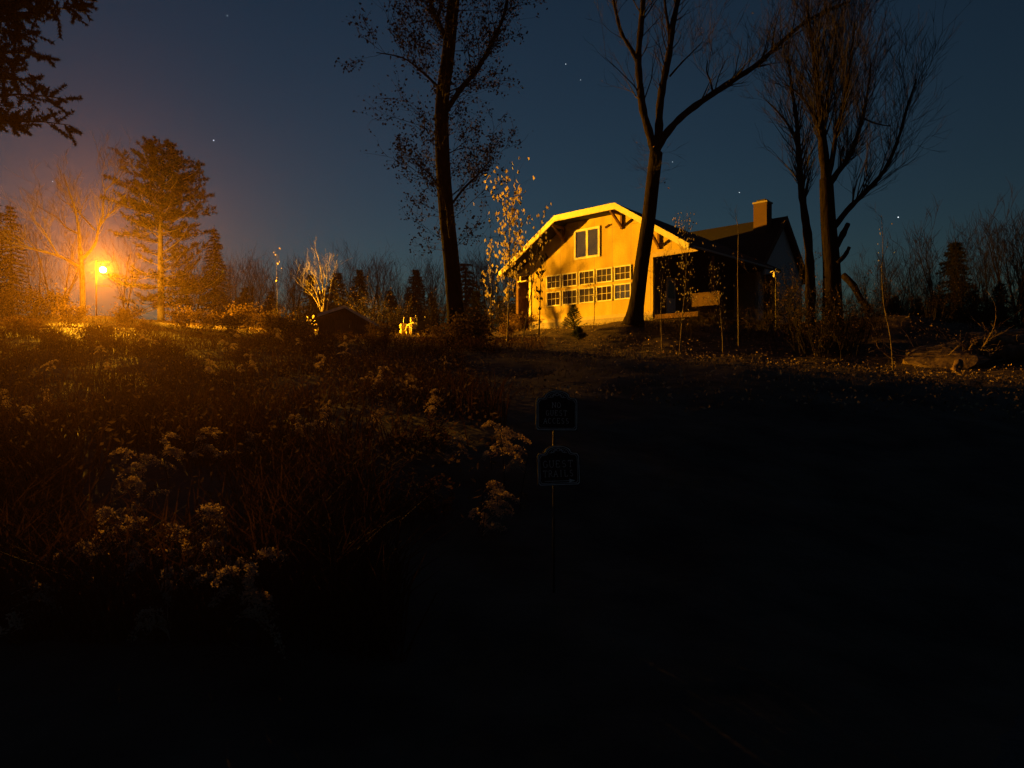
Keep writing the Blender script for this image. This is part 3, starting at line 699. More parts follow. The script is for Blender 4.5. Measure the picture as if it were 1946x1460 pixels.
# pale multi stemmed birch
rng=random.Random(61); y=43
b=at(612,590,y); b.z=H(b.x,b.y)-.1
root=thing('birch_clump','pale multi stemmed young birch, bare and lit, behind the dark shed roof','birch',b)
tk=MB(); tw=MB(); tips=[]
for pix in ([(612,592),(614,560),(612,530),(608,505),(604,485)],[(614,592),(618,555),(622,525),(620,500)],[(620,592),(628,550),(634,520),(640,505)],[(611,592),(604,565),(595,545),(578,530)],[(611,592),(600,570),(588,555),(575,545)],[(612,575),(606,545),(598,525),(590,515)]):
    l,r=limb(tk,pix,[y+rng.uniform(-.4,.4) for _ in pix],.055,.012,5,3); twigs_along(tw,l,r,rng,tips,14,1.1,1,f0=.3,minr=.007,rs=.4)
lf=MB()
for _ in range(40): p=b+V((rng.uniform(-.9,.9),rng.uniform(-.5,.5),rng.uniform(.3,1.1))); lf.leaf(p,jitter(rng,1),.16,.11,rng)
fin(root,b,[('stems',tk,M['bark_birch'],True),('twigs',tw,M['bark_birch'],False),('foliage',lf,M['leaf_yellow'],False)])

# ------------------------------------------------------------------ saplings
def sapling(name,label,cat,pix,y,r,leafrng,bark='bark_sapling',leaves='leaf_yellow',nl=60,tw_n=14,ll=.17,spread=.45,seed=1,cen=None,group=None,tl=.6):
    rng=random.Random(seed); b=at(*pix[0],y); b.z=min(b.z,H(b.x,b.y))-.1
    root=thing(name,label,cat,b,group=group); tk=MB(); tw=MB(); lf=MB(); tips=[]
    pts=[b]+[at(px,py,y+rng.uniform(-.15,.15)) for px,py in pix[1:]]
    sp=smooth_poly(pts,4); n=len(sp); rad=[r*(1-.75*i/(n-1)) for i in range(n)]; tk.tube(sp,rad,6)
    twigs_along(tw,sp,rad,rng,tips,tw_n,tl,1,f0=leafrng,up=.3,ang=.8,minr=.004,rs=.5)
    rng.shuffle(tips)
    for (p,d) in tips[:nl]:
        lf.leaf(p+jitter(rng,.06),V((rng.uniform(-.5,.5),rng.uniform(-.5,.5),-1)),ll*rng.uniform(.7,1.25),ll*.7*rng.uniform(.7,1.2),rng)
    fin(root,b,[('stem',tk,M[bark],True),('twigs',tw,M['twig'],False),('foliage',lf,M[leaves],False)]); return root
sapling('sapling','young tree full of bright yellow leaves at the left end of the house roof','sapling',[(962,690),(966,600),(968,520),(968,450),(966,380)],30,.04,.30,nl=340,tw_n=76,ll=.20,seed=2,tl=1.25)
sapling('sapling','leaning thin sapling with few pale leaves before the left house corner','sapling',[(984,690),(998,620),(1012,540),(1022,470),(1030,415)],27,.03,.3,nl=70,tw_n=30,ll=.13,seed=3)
sapling('sapling','thin upright sapling with hanging yellow leaves just right of the tall dark trunk','sapling',[(935,668),(932,600),(934,540),(930,480)],29,.028,.25,nl=60,tw_n=26,ll=.15,seed=4)
sapling('sapling','slender sapling with a sprinkle of small pale leaves before the porch','sapling',[(1290,668),(1297,600),(1303,540),(1304,480),(1298,440)],25,.022,.2,nl=200,tw_n=60,ll=.075,seed=6)
sapling('sapling','bare straight pale sapling before the long dark roof','sapling',[(1404,640),(1403,590),(1402,520),(1403,440),(1398,410)],27,.028,.85,nl=0,tw_n=5,seed=7)
sapling('sapling','bent whip thin sapling at the right with a bare pale stem','sapling',[(1698,698),(1692,640),(1680,580),(1676,520),(1678,470),(1675,410)],24,.028,.5,nl=10,tw_n=16,seed=8,ll=.08)
sapling('sapling','short twiggy sapling with small leaves right of the porch','sapling',[(1375,650),(1370,600),(1362,560),(1352,520)],26,.02,.2,nl=110,tw_n=44,ll=.075,seed=9)
sapling('sapling','small sapling with a few pale leaves in front of the recessed porch','sapling',[(1258,640),(1256,590),(1258,540),(1262,505)],27,.02,.2,nl=70,tw_n=36,ll=.08,seed=10)
sapling('sapling','thin forked pale sapling rising from the weeds left of the birch clump','sapling',[(527,620),(527,570),(526,520),(525,497)],40,.022,.5,nl=8,tw_n=10,seed=12,ll=.12)
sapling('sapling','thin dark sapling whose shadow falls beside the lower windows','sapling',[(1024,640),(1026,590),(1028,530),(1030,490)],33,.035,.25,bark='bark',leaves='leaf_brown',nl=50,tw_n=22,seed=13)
sapling('sapling','small twiggy sapling with bare fine twigs before the middle windows','sapling',[(1128,618),(1130,585),(1128,560),(1122,540)],34,.018,.3,bark='bark',nl=6,tw_n=26,seed=14,ll=.07)

# little fir in front of the windows
def fir(name,label,px,py,y,h,w,seed):
    rng=random.Random(seed); p=at(px,py,y); b=gp(p.x,p.y,-.05); root=thing(name,label,'fir tree',b); tk=MB(); fo=MB()
    tk.tube([(0,0,0),(0,0,h)],[.03,.006],6)
    for i in range(13):
        z=h*(.12+.85*i/13); L=w*(1-i/13.5)
        for k in range(6):
            a=rng.uniform(0,6.283); d=V((math.cos(a),math.sin(a),.45)); tk.tube([V((0,0,z)),V((0,0,z))+d*L],[.008,.003],3,cap=False)
            for q in range(5): needles(fo,V((0,0,z))+d*L*(q+1)/5,d,rng,9,.11,.010)
    tk.build('trunk',M['bark'],root); fo.build('needles',M['needle'],root); return root
fir('young_fir','little dark fir tree standing in front of the lower windows',1091,625,33,1.35,.55,3)
fir('young_fir','small fir seedling low on the bank before the forked tree',1100,640,30,.6,.35,5)

# dark rounded shrub before the wing gable
o=plant('k',2,*at(1502,640,35)[:2],4.2,label='tall dark rounded shrub before the grey wing gable')

# ------------------------------------------------------------------ shed
sb=at(655,640,36); zb=H(sb.x,sb.y)-.1
shed=thing('shed','low dark shed with a shallow gabled roof half hidden in weeds','shed',(sb.x,sb.y,zb),R(12))
ap=at(650,580,36).z-zb; hw=1.75
g=MB(); g.prism([(-hw+.45,0),(hw-.15,0),(hw-.15,ap-1.0),(0,ap-.16),(-hw+.45,ap-.62)],.25,2.4); g.build('wall',M['darkwood'],shed,recalc=True)
g=MB(); g.prism([(-hw+.4,ap-.47),(0,ap),(hw+.1,ap-1.05),(hw+.1,ap-1.17),(0,ap-.12),(-hw+.4,ap-.59)],0,2.7); g.build('roof',M['shingle'],shed,recalc=True)
g=MB(); g.prism([(-hw+.42,ap-.47),(0,ap-.005),(hw+.1,ap-1.055),(hw+.1,ap-1.20),(0,ap-.15),(-hw+.42,ap-.62)],-.05,-.003); g.build('barge_board',M['wing'],shed,recalc=True)
g=MB(); g.box(-.5,.35,.19,.247,.1,ap-.75); dd_=g.build('door',M['brace'],shed); g=MB(); g.box(.22,.26,.15,.188,.7,.85); g.build('handle',M['metal_grey'],dd_)
sb=at(565,615,39); lean=thing('lean_to','low lean to with a flat dark roof just left of the shed','lean-to',gp(sb.x,sb.y,-.1),R(8))
g=MB(); g.box(-.75,.75,.2,1.2,0,.62); g.build('wall',M['darkwood'],lean)
g=MB(); g.prism([(-.9,.68),(.9,.60),(.9,.68),(-.9,.76)],0,1.4); g.build('roof',M['shingle'],lean,recalc=True)

# ------------------------------------------------------------------ compact tractor seen from behind
tp=at(797,636,43.5); tr=thing('tractor','small dark tractor with a front loader, its left side brightly lit','tractor',gp(tp.x,tp.y,-.02),R(24))
def wheel(name,x,y,r,w):
    Mx=Matrix.Translation(V((x,y,r)))@Matrix.Rotation(R(90),4,'Y')
    g=MB(); g.lathe([(r*.62,-w/2),(r*.94,-w/2),(r,-w*.3),(r,w*.3),(r*.94,w/2),(r*.62,w/2)],20,Mx)
    for k in range(14):
        a=2*math.pi*k/14; g.bar(V((x-w*.42,y+math.cos(a)*r,r+math.sin(a)*r)),V((x+w*.42,y+math.cos(a+.12)*r,r+math.sin(a+.12)*r)),.035,.03)
    wo=g.build(name,M['rubber'],tr)
    g=MB(); g.lathe([(r*.2,-w*.30),(r*.6,-w*.36),(r*.66,-w/2-.012),(r*.60,-w/2-.02),(r*.52,-w*.3-.03),(r*.15,-w*.5),(.02,-w*.5)],18,Mx)
    g.lathe([(.02,w*.5),(r*.15,w*.5),(r*.52,w*.3+.03),(r*.60,w/2+.02),(r*.66,w/2+.012),(r*.6,w*.36)],18,Mx); g.build('rim',M['rim'],wo,recalc=True)
for sx in (-1,1): wheel('wheel',sx*.46,0,.34,.20); wheel('wheel',sx*.40,1.25,.24,.15)
g=MB(); g.box(-.30,.30,-.22,.45,.28,.72,bev=.04); g.box(-.22,.22,.45,1.5,.34,.55,bev=.03); g.build('chassis',M['paint_dark'],tr)
g=MB(); g.box(-.24,.24,.62,1.52,.56,.95,bev=.07); g.build('hood',M['paint'],tr)
for sx in (-1,1):
    g=MB(); pts=[(sx*.46,-.40+.05,.42),(sx*.46,-.36,.62),(sx*.46,-.18,.76),(sx*.46,.1,.79),(sx*.46,.33,.70)]
    for a,b in zip(pts[:-1],pts[1:]): g.bar(a,b,.24,.035)
    g.build('fender',M['paint'],tr)
g=MB(); g.box(-.22,.22,-.12,.28,.74,.84,bev=.03); g.box(-.22,.22,-.2,-.1,.82,1.2,bev=.03); g.build('seat',M['rubber'],tr)
g=MB(); g.tube([(0,.60,.9),(0,.42,1.03)],.02,6); 
for k in range(12):
    a=k*math.pi/6; b2=(k+1)*math.pi/6; g.tube([(math.cos(a)*.17,.42+math.sin(a)*.09,1.03+math.sin(a)*.14),(math.cos(b2)*.17,.42+math.sin(b2)*.09,1.03+math.sin(b2)*.14)],.015,5)
g.build('steering_wheel',M['rubber'],tr)
g=MB(); 
for sx in (-1,1): g.tube([(sx*.3,-.22,.6),(sx*.3,-.24,1.28)],.03,7)
g.tube([(-.3,-.24,1.28),(.3,-.24,1.28)],.03,7); g.build('roll_bar',M['metal_dark'],tr)
g=MB(); g.box(-.62,-.34,-.30,-.12,.86,1.13,bev=.02); g.build('side_box',M['paint'],tr)
g=MB(); g.box(.18,.6,-.5,-.25,.5,1.02,bev=.03); g.box(-.30,.16,-.48,-.25,.42,.9,bev=.03); g.build('rear_bag',M['paint_dark'],tr)
for sx in (-1,1):
    g=MB(); g.bar((sx*.33,.55,.72),(sx*.33,1.5,.82),.06,.09); g.bar((sx*.33,1.5,.82),(sx*.33,2.05,.42),.06,.09); g.build('loader_arm',M['paint'],tr)
g=MB(); g.prism([(-.55,.35),(.55,.35),(.55,.95),(-.55,.95)],2.06,2.10); g.prism([(-.55,.35),(.55,.35),(.55,.39),(-.55,.39)],2.103,2.5)
for sx in (-1,1): g.box(sx*.55-.02,sx*.55+.02,2.06,2.5,.395,.93)
g.build('bucket',M['paint'],tr)
g=MB(); g.tube([(-.45,2.0,.95),(-.45,2.02,1.15),(-.40,2.02,1.35)],.018,5); g.build('marker_rod',M['metal_grey'],tr)
for sx in (-1,1): g=MB(); g.box(sx*.36-.05,sx*.36+.05,-.395,-.36,.62,.7); g.build('tail_light',M['metal_grey'],tr)

# wood rail left of the tractor
p0=at(716,640,42.5); p1=at(741,627,42.5); o=MB(); o.tube([p0,p0.lerp(p1,.5)+V((0,0,.03)),p1],[.05,.06,.05],7)
local(o,p0); o=o.build('fallen_pole',M['deadwood'],smooth=True); o.location=p0; tag(o,'short pale pole propped up in the weeds left of the tractor','pole')

# ------------------------------------------------------------------ two plaques on one stake
SYs=5.0
sg0=at(1057,800,SYs); sg=thing('garden_sign','dark stake sign with two arched plaques, no guest access above guest trails','sign',(sg0.x,sg0.y,H(sg0.x,sg0.y)-.12))
def plaque(cx,pyt,pyb,pxl,pxr,rot,lines,arrow,lab):
    a=at(pxl,pyb,SYs); b=at(pxr,pyt,SYs); w=b.x-a.x; h=b.z-a.z; cxw=(a.x+b.x)/2; cz=a.z
    T=Matrix.Translation(V((cxw,SYs,cz))-V(sg.location))@Matrix.Rotation(rot,4,'Y')
    def outline(ins):
        W=w/2-ins; sh=h*.80-ins*.8; top=h-ins; r=.012; pts=[(-W+r,ins),(W-r,ins),(W,ins+r),(W,sh-.02),(W-.012,sh),(W-.045,sh+.004)]
        n=11; W2=W-.055
        for i in range(n+1):
            t=math.pi*i/n; pts.append((W2*math.cos(t)*.98,sh+.012+(top-sh-.012)*math.sin(t)))
        pts+=[(-W+.045,sh+.004),(-W+.012,sh),(-W,sh-.02),(-W,ins+r)]
        return pts
    o1=outline(0); g=MB(); g.prism(o1,0,.016,M=T); pq=g.build('plaque',M['sign'],sg,recalc=True); pq['label']=lab
    g=MB()
    for ins,wd in ((.005,.0055),(.017,.0028)):
        p=outline(ins); q=outline(ins+wd); n=len(p)
        for y0 in (-.004,):
            vs=[T@V((x,y0,z)) for x,z in p]+[T@V((x,y0,z)) for x,z in q]+[T@V((x,-.0005,z)) for x,z in p]+[T@V((x,-.0005,z)) for x,z in q]
            fs=[]
            for i in range(n):
                j=(i+1)%n; fs+= [(i,j,n+j,n+i),(i,2*n+i,2*n+j,j),(n+i,n+j,3*n+j,3*n+i)]
            g.add(vs,fs)
    g.build('border',M['signtrim'],pq,recalc=True)
    # lettering: strokes with little serifs
    A=lambda cx,cy,rx,ry,a0,a1,n=10:[(cx+rx*math.cos(R(a0+(a1-a0)*i/n)),cy+ry*math.sin(R(a0+(a1-a0)*i/n))) for i in range(n+1)]
    G={'N':[[(.1,0),(.1,1)],[(.1,1),(.9,0)],[(.9,0),(.9,1)]],'O':[A(.5,.5,.42,.5,0,360,18)],
     'G':[A(.5,.5,.42,.5,45,330,14),[(.62,.42),(.98,.42)],[(.86,.42),(.86,.12)]],'U':[[(.12,1),(.12,.35)],A(.48,.35,.36,.35,180,360),[(.84,.35),(.84,1)]],
     'E':[[(.15,0),(.15,1)],[(.15,1),(.8,1)],[(.15,.52),(.65,.52)],[(.15,0),(.82,0)],[(.8,1),(.8,.82)],[(.82,0),(.82,.2)]],
     'S':[A(.47,.74,.3,.26,35,250)+A(.47,.26,.33,.26,90,-150)],'T':[[(.5,0),(.5,1)],[(.05,1),(.95,1)],[(.05,1),(.05,.82)],[(.95,1),(.95,.82)]],
     'A':[[(.05,0),(.5,1)],[(.5,1),(.95,0)],[(.25,.36),(.75,.36)]],'C':[A(.52,.5,.42,.5,45,315,14)],
     'R':[[(.15,0),(.15,1)],[(.15,1),(.5,1)]+A(.5,.75,.3,.25,90,-90,8)+[(.15,.5)],[(.45,.5),(.92,0)]],'I':[[(.5,0),(.5,1)]],'L':[[(.18,0),(.18,1)],[(.18,0),(.82,0)],[(.82,0),(.82,.2)]]}
    SER={'N':[(.1,0),(.9,1),(.1,1)],'U':[(.12,1),(.84,1)],'T':[(.5,0)],'A':[(.05,0),(.95,0)],'I':[(.5,0),(.5,1)],'R':[(.15,0)],'E':[],'L':[(.18,1)]}
    g=MB()
    for (txt,zc,hh,adv) in lines:
        x=-adv*len(txt)/2
        for c in txt:
            cw=adv*.78
            for st in G.get(c,[]):
                for p,q in zip(st[:-1],st[1:]):
                    thick=.0042 if abs(p[0]-q[0])<.05 or c in 'OSGC' else .003
                    g.bar(T@V((x+p[0]*cw,-.002,zc+p[1]*hh)),T@V((x+q[0]*cw,-.002,zc+q[1]*hh)),.003,thick,up=V((0,-1,0)) if False else V((0,1,0)))
            for p in SER.get(c,[]): g.bar(T@V((x+p[0]*cw-cw*.16,-.002,zc+p[1]*hh)),T@V((x+p[0]*cw+cw*.16,-.002,zc+p[1]*hh)),.003,.0025,up=V((0,1,0)))
            x+=adv
    g.build('lettering',M['signtrim'],pq)
    g=MB()                                            # scroll and leaf ornament under the arch
    for sx in (-1,1):
        pts=[T@V((sx*(.008+.05*t+.006*math.sin(t*9)),-.002,h*.875+.012*math.sin(t*7)*(1-t)-.02*t)) for t in [i/12 for i in range(13)]]; g.tube(pts,.0022,5)
        for t in (.2,.45,.7):
            c=V((sx*(.008+.05*t),-.002,h*.875-.02*t)); g.tube([T@c,T@(c+V((sx*.008,0,.012)))],[.003,.001],5)
    g.tube([T@V((.012*math.cos(a),-.002,h*.885+.010*math.sin(a))) for a in [i*math.pi/6 for i in range(13)]],.002,5); g.build('ornament',M['signtrim'],pq)
    if arrow:
        g=MB(); z=h*.115; g.bar(T@V((-w*.34,-.002,z)),T@V((w*.27,-.002,z)),.003,.005,up=V((0,1,0))); 
        g.add([T@V(p) for p in ((w*.24,-.004,z+.013),(w*.38,-.004,z),(w*.24,-.004,z-.013),(w*.24,0,z+.013),(w*.38,0,z),(w*.24,0,z-.013))],[(0,1,2),(3,5,4),(0,3,4,1),(1,4,5,2),(2,5,3,0)]); g.build('arrow',M['signtrim'],pq)
plaque(0,741,819,1018,1098,R(.5),[('NO',.163,.036,.034),('GUEST',.108,.035,.031),('ACCESS',.052,.036,.031)],False,'upper plaque reading no guest access')
plaque(0,846,923,1022.5,1103.5,R(-2.0),[('GUEST',.130,.046,.044),('TRAILS',.064,.043,.037)],True,'lower plaque reading guest trails with an arrow pointing right')
g=MB(); zt=at(1053,765,SYs).z-sg.location.z; xs_=at(1053,765,SYs).x-sg.location.x; g.tube([(xs_,.03,0),(xs_,.03,zt)],.008,8); g.build('stake',M['metal_dark'],sg,smooth=True)

# ------------------------------------------------------------------ timber and rocks on the right
def log(name,label,a,b,r,seed,m='log',cat='log'):
    rng=random.Random(seed); pts=[V(a).lerp(V(b),i/6)+jitter(rng,r*.25) for i in range(7)]; g=MB(); g.tube(pts,[r*rng.uniform(.94,1.06)*(1-.15*i/6) for i in range(7)],10)
    base=V(a); local(g,base); o=g.build(name,M[m],smooth=True); o.location=base; return tag(o,label,cat)
log('log','long weathered log lying along the top of the brush heap',at(1838,641,27),at(1990,628,26),.16,1,'deadwood')
log('log','thicker log below the long weathered one at the right edge',at(1845,650,26.4),at(2000,642,25.5),.19,2)
log('log','short pale broken log leaning down at the middle of the heap',at(1812,656,26.4),at(1850,694,25.2),.15,3,'deadwood')
log('log','flat split log with a smooth face at the left of the heap',at(1725,676,27.2),at(1835,655,26.0),.24,4,'deadwood')
log('log','stubby log end hanging below the heap, its cut end lit',at(1822,690,24.6),at(1809,730,23.6),.15,5)
log('log','reddish log pushed into the bank at the far right edge',at(1905,672,26),at(1985,662,25),.30,6)
log('log','dark log across the middle of the brush heap',at(1760,690,26.5),at(1850,700,25.2),.22,7)
log('leaning_trunk','dark broken trunk slanting down to the ground right of the broad tree',at(1604,522,33),at(1655,592,32),.16,8,'bark','fallen trunk')
def rock(label,px,py,y,sx,sy,sz,seed,m='stone'):
    rng=random.Random(seed); import bmesh
    bm=bmesh.new(); bmesh.ops.create_icosphere(bm,subdivisions=3,radius=1)
    ds=[(V((rng.uniform(-1,1),rng.uniform(-1,1),rng.uniform(-1,1))).normalized(),rng.uniform(.55,.95)) for _ in range(11)]
    for v in bm.verts:
        for d,k in ds:
            t=v.co.dot(d)
            if t>k: v.co-=d*(t-k)
        v.co=V((v.co.x*sx,v.co.y*sy,v.co.z*sz))+jitter(rng,.012)
    me=bpy.data.meshes.new('rock'); bm.to_mesh(me); bm.free(); me.materials.append(M[m]); o=bpy.data.objects.new('rock',me); C.objects.link(o)
    o.location=at(px,py,y); o.rotation_euler=(0,0,rng.uniform(0,6)); return tag(o,label,'rock')
rock('broad sloping boulder under the logs of the brush heap',1790,692,26,2.0,1.2,.70,1)
rock('pale flat stone on the lit strip of bank below the forked tree',1192,688,21.5,.17,.14,.08,2)
rock('low boulder at the right edge below the thick log',1915,672,27,1.8,1.0,.60,3)
rock('small grey rock on the lit bank near the porch sapling',1330,690,22,.13,.12,.08,4)
rock('rounded rock at the foot of the brush heap',1768,735,22,.30,.25,.18,5)

g=MB(); rng=random.Random(17); q0=at(1850,690,26)
for _ in range(70):
    p=V((q0.x+rng.uniform(-2.6,3.2),q0.y+rng.uniform(-.8,1.2),0)); p.z=H(p.x,p.y)+rng.uniform(0,.5); d=V((rng.uniform(-1,1),rng.uniform(-.5,.5),rng.uniform(-.1,.5))).normalized(); tips=[]
    grow(g,p,d,rng.uniform(.7,2.0),rng.uniform(.015,.045),1,rng,tips,.0,.25,3,.6,.5,5,.006)
tag(g.build('brush_heap',M['deadwood']),'tangle of broken branches heaped over the logs at the right','brush heap',kind='stuff')
# stump with vines at the foot of the broad tree
for (px,py,d,h,lab) in ((1535,640,30.4,3.6,'dense brown vines at the foot of the slim tree'),(1590,645,28.8,3.4,'reddish twiggy growth before the broad tree trunk'),(1562,650,28,2.4,'low tangle of stems between the slim tree and the broad tree'),(1560,640,29,3.9,'tangled brown vines wrapping the foot of the broad tree'),(1610,650,29.5,2.4,'brown leafy bush right of the broad tree foot'),(1480,650,33,2.0,'low dark bush under the wing gable'),(1440,655,33,1.8,'dark bush before the wing wall, left of the gable'),
  (1340,640,33,1.7,'brown bush below the porch opening'),(1250,635,32,1.3,'low bush at the foot of the house right of the forked tree'),(1300,640,31,1.4,'loose bush before the porch post'),(1400,650,31,1.7,'dark bush below the long roof eave'),
  (1640,640,31,2.0,'rounded dark bush under the slanting trunk'),(1700,640,34,2.2,'bush behind the foot of the bent whip sapling'),(1780,630,33,2.2,'dark bush behind the split log'),(1850,620,34,2.4,'tall bush behind the long weathered log'),(1920,620,33,2.5,'bush rising at the right edge behind the logs')):
    q=at(px,py,d); plant('k',rng.randrange(3),q.x,q.y,h,label=lab)
# feeder with a pale roof on a pole beside the wing gable
q=at(1474,560,33); fz=at(1474,515,33).z; fb=gp(q.x,q.y,-.1)
fd=thing('bird_feeder','small pale roofed feeder on a thin pole before the wing gable','bird feeder',fb); zz=fz-fb.z
g=MB(); g.tube([(0,0,0),(0,0,zz-.3)],.02,6); g.build('pole',M['metal_dark'],fd)
g=MB(); g.box(-.09,.09,-.09,.09,zz-.29,zz-.04,bev=.01); g.build('hopper',M['wing'],fd)
g=MB(); g.prism([(-.19,zz-.05),(0,zz+.05),(.19,zz-.05),(.19,zz-.02),(0,zz+.08),(-.19,zz-.02)],-.14,.14); g.build('roof',M['trim'],fd,recalc=True)

# ------------------------------------------------------------------ weeds, grass, litter
rng=random.Random(99); np.random.seed(3)
def grass(name,label,pts,hmin,hmax,w,m,bend=.5):
    n=len(pts); pts=np.array(pts); z=Hn(pts[:,0],pts[:,1]); vs=[];fs=[]
    for i in range(n):
        x,y=pts[i]; h=rng.uniform(hmin,hmax)*(1 if y<11 or hmax<.5 else (.62 if y<26 else .42)); a=rng.uniform(0,6.283); b=rng.uniform(0,6.283); bx=math.cos(b)*bend*h*rng.random(); by=math.sin(b)*bend*h*rng.random()
        cx=math.cos(a)*w*.5; cy=math.sin(a)*w*.5; k=len(vs); zz=z[i]-.03
        vs+= [(x-cx,y-cy,zz),(x+cx,y+cy,zz),(x+bx*.35-cx*.8,y+by*.35-cy*.8,zz+h*.6),(x+bx*.35+cx*.8,y+by*.35+cy*.8,zz+h*.6),(x+bx,y+by,zz+h*.93)]
        fs+= [(k,k+1,k+3,k+2),(k+2,k+3,k+4)]
    g=MB(); g.v=vs; g.f=fs; return tag(g.build(name,m),label,'grass',kind='stuff')
def in_house(x,y):
    dx,dy=x-W0.x,y-W0.y; s=dx*bd.x+dy*bd.y; t=dx*bb.x+dy*bb.y
    return (-1.6<s<12.5 and -.1<t<14) 
pts=[]
while len(pts)<26000:
    y=4.0+41*rng.random()**1.25; px=rng.uniform(-60,1040); x=(px-973)/F*y
    if x>-.12*y+1.0 and y<24 : continue
    if (x>-5.5 and y>34) or (y<8 and x>-.25*y+.4): continue
    if on_drive(x,y) or in_house(x,y): continue
    if math.sin(x*1.1+1.3*math.sin(y*.7))*math.sin(y*.9+x*.35)+.35*math.sin(x*2.7+y*2.1)<rng.uniform(-.75,.35): continue
    pts.append((x,y))
grass('tall_grass','tangle of tall dry weeds and grass covering the left bank',pts,.25,.85,.017,M['grass_dry'],.95)
pts=[]
while len(pts)<7000:
    y=11+30*rng.random(); px=rng.uniform(960,2000); x=(px-973)/F*y
    if in_house(x,y) or on_drive(x,y): continue
    pts.append((x,y))
grass('short_grass','short dry grass on the bank before the house',pts,.04,.17,.014,M['grass_short'],.9)
g=MB(); pts=[]
for _ in range(7000):
    y=11+29*rng.random(); px=rng.uniform(600,1950); x=(px-973)/F*y
    if in_house(x,y) or on_drive(x,y): continue
    pts.append((x,y))
zz=Hn([p[0] for p in pts],[p[1] for p in pts])
for (x,y),z in zip(pts,zz): g.leaf(V((x,y,z+rng.uniform(.02,.16))),V((rng.uniform(-1,1),rng.uniform(-1,1),rng.uniform(-.2,.6))),rng.uniform(.05,.11),rng.uniform(.035,.07),rng)
tag(g.build('leaf_litter',M['litter']),'fallen dry leaves scattered over the bank before the house','leaves',kind='stuff')
g=MB()
for _ in range(14000):                                   # leafy weed mass on the left bank
    y=6+36*rng.random(); px=rng.uniform(-40,960); x=(px-973)/F*y
    if (x>-.1*y+.6 and y<22) or in_house(x,y) or on_drive(x,y): continue
    z=H(x,y)+rng.uniform(.05,.85)*(1 if y<11 else .6 if y<26 else .42); g.leaf(V((x,y,z)),jitter(rng,1),rng.uniform(.035,.085),rng.uniform(.02,.042),rng)
tag(g.build('weed_leaves',M['leaf_dry']),'curled dry leaves through the tall weeds of the left bank','leaves',kind='stuff')

def goldenrod_proto(seed,h):
    rng=random.Random(seed); root=thing('goldenrod','dry goldenrod with drooping fluffy plumes','goldenrod')
    st=MB(); lf=MB()
    lean=jitter(rng,.12); top=V((lean.x,lean.y,h*.72)); sp=smooth_poly([V((0,0,-.05)),V((lean.x*.3,lean.y*.3,h*.35)),top],4)
    st.tube(sp,[.006-.003*i/(len(sp)-1) for i in range(len(sp))],5)
    for i in range(16):
        p=sp[rng.randrange(2,len(sp))]; lf.leaf(p,V((rng.uniform(-1,1),rng.uniform(-1,1),rng.uniform(-.7,.1))),rng.uniform(.06,.11),.014,rng)
    for k in range(rng.randrange(6,9)):                   # long arching plumes, fluffy along their upper side, mostly bowed one way
        a=rng.gauss(0,.75); d=V((math.cos(a),math.sin(a),0)); b=sp[-1].lerp(sp[len(sp)//2],rng.uniform(0,.75)); L=h*rng.uniform(.16,.36); up_=rng.uniform(.45,1.0); dr=rng.uniform(.55,1.0)
        pts=[b+d*L*t+V((0,0,L*(up_*t-dr*t**2.6))) for t in [i/9 for i in range(10)]]
        pm=MB(); pm.tube(pts,[.0035*(1-.7*i/9) for i in range(10)],4,cap=False)
        for i in range(4,10):
            for q in range(18):
                p=pts[i-1].lerp(pts[i],rng.random()); up=V((0,0,.45))+jitter(rng,.8); s=.031*(1.15-.10*(i-4))*rng.uniform(.5,1.25); e=p+up.normalized()*s*.7
                pm.leaf(e,up,.019,.013,rng)
        pm.build('plume',M['plume'],root)
    st.build('stem',M['twig'],root); lf.build('leaves',M['leaf_dry'],root); return root
GP=[goldenrod_proto(s,1.0) for s in (1,2,3,4,5)]; gi=0; GG='dry goldenrod plants on the left bank'
def golden(px,py,y,label,h=None):
    """py is where the plume tops show"""
    global gi
    q=at(px,py,y); z0=H(q.x,q.y); hh=h or min(1.4,max(1.0 if y<8 else .6,(q.z-z0)/.88)); p=GP[gi%5]
    o=p if gi<5 else copy_tree(p); gi+=1
    o.location=(q.x,q.y,q.z-hh*.88); o.scale=(hh,hh,hh); o.rotation_euler=(0,0,rng.gauss(-.2,.8)+(3.14 if rng.random()<.22 else 0)); o['label']=label; o['group']=GG; return o
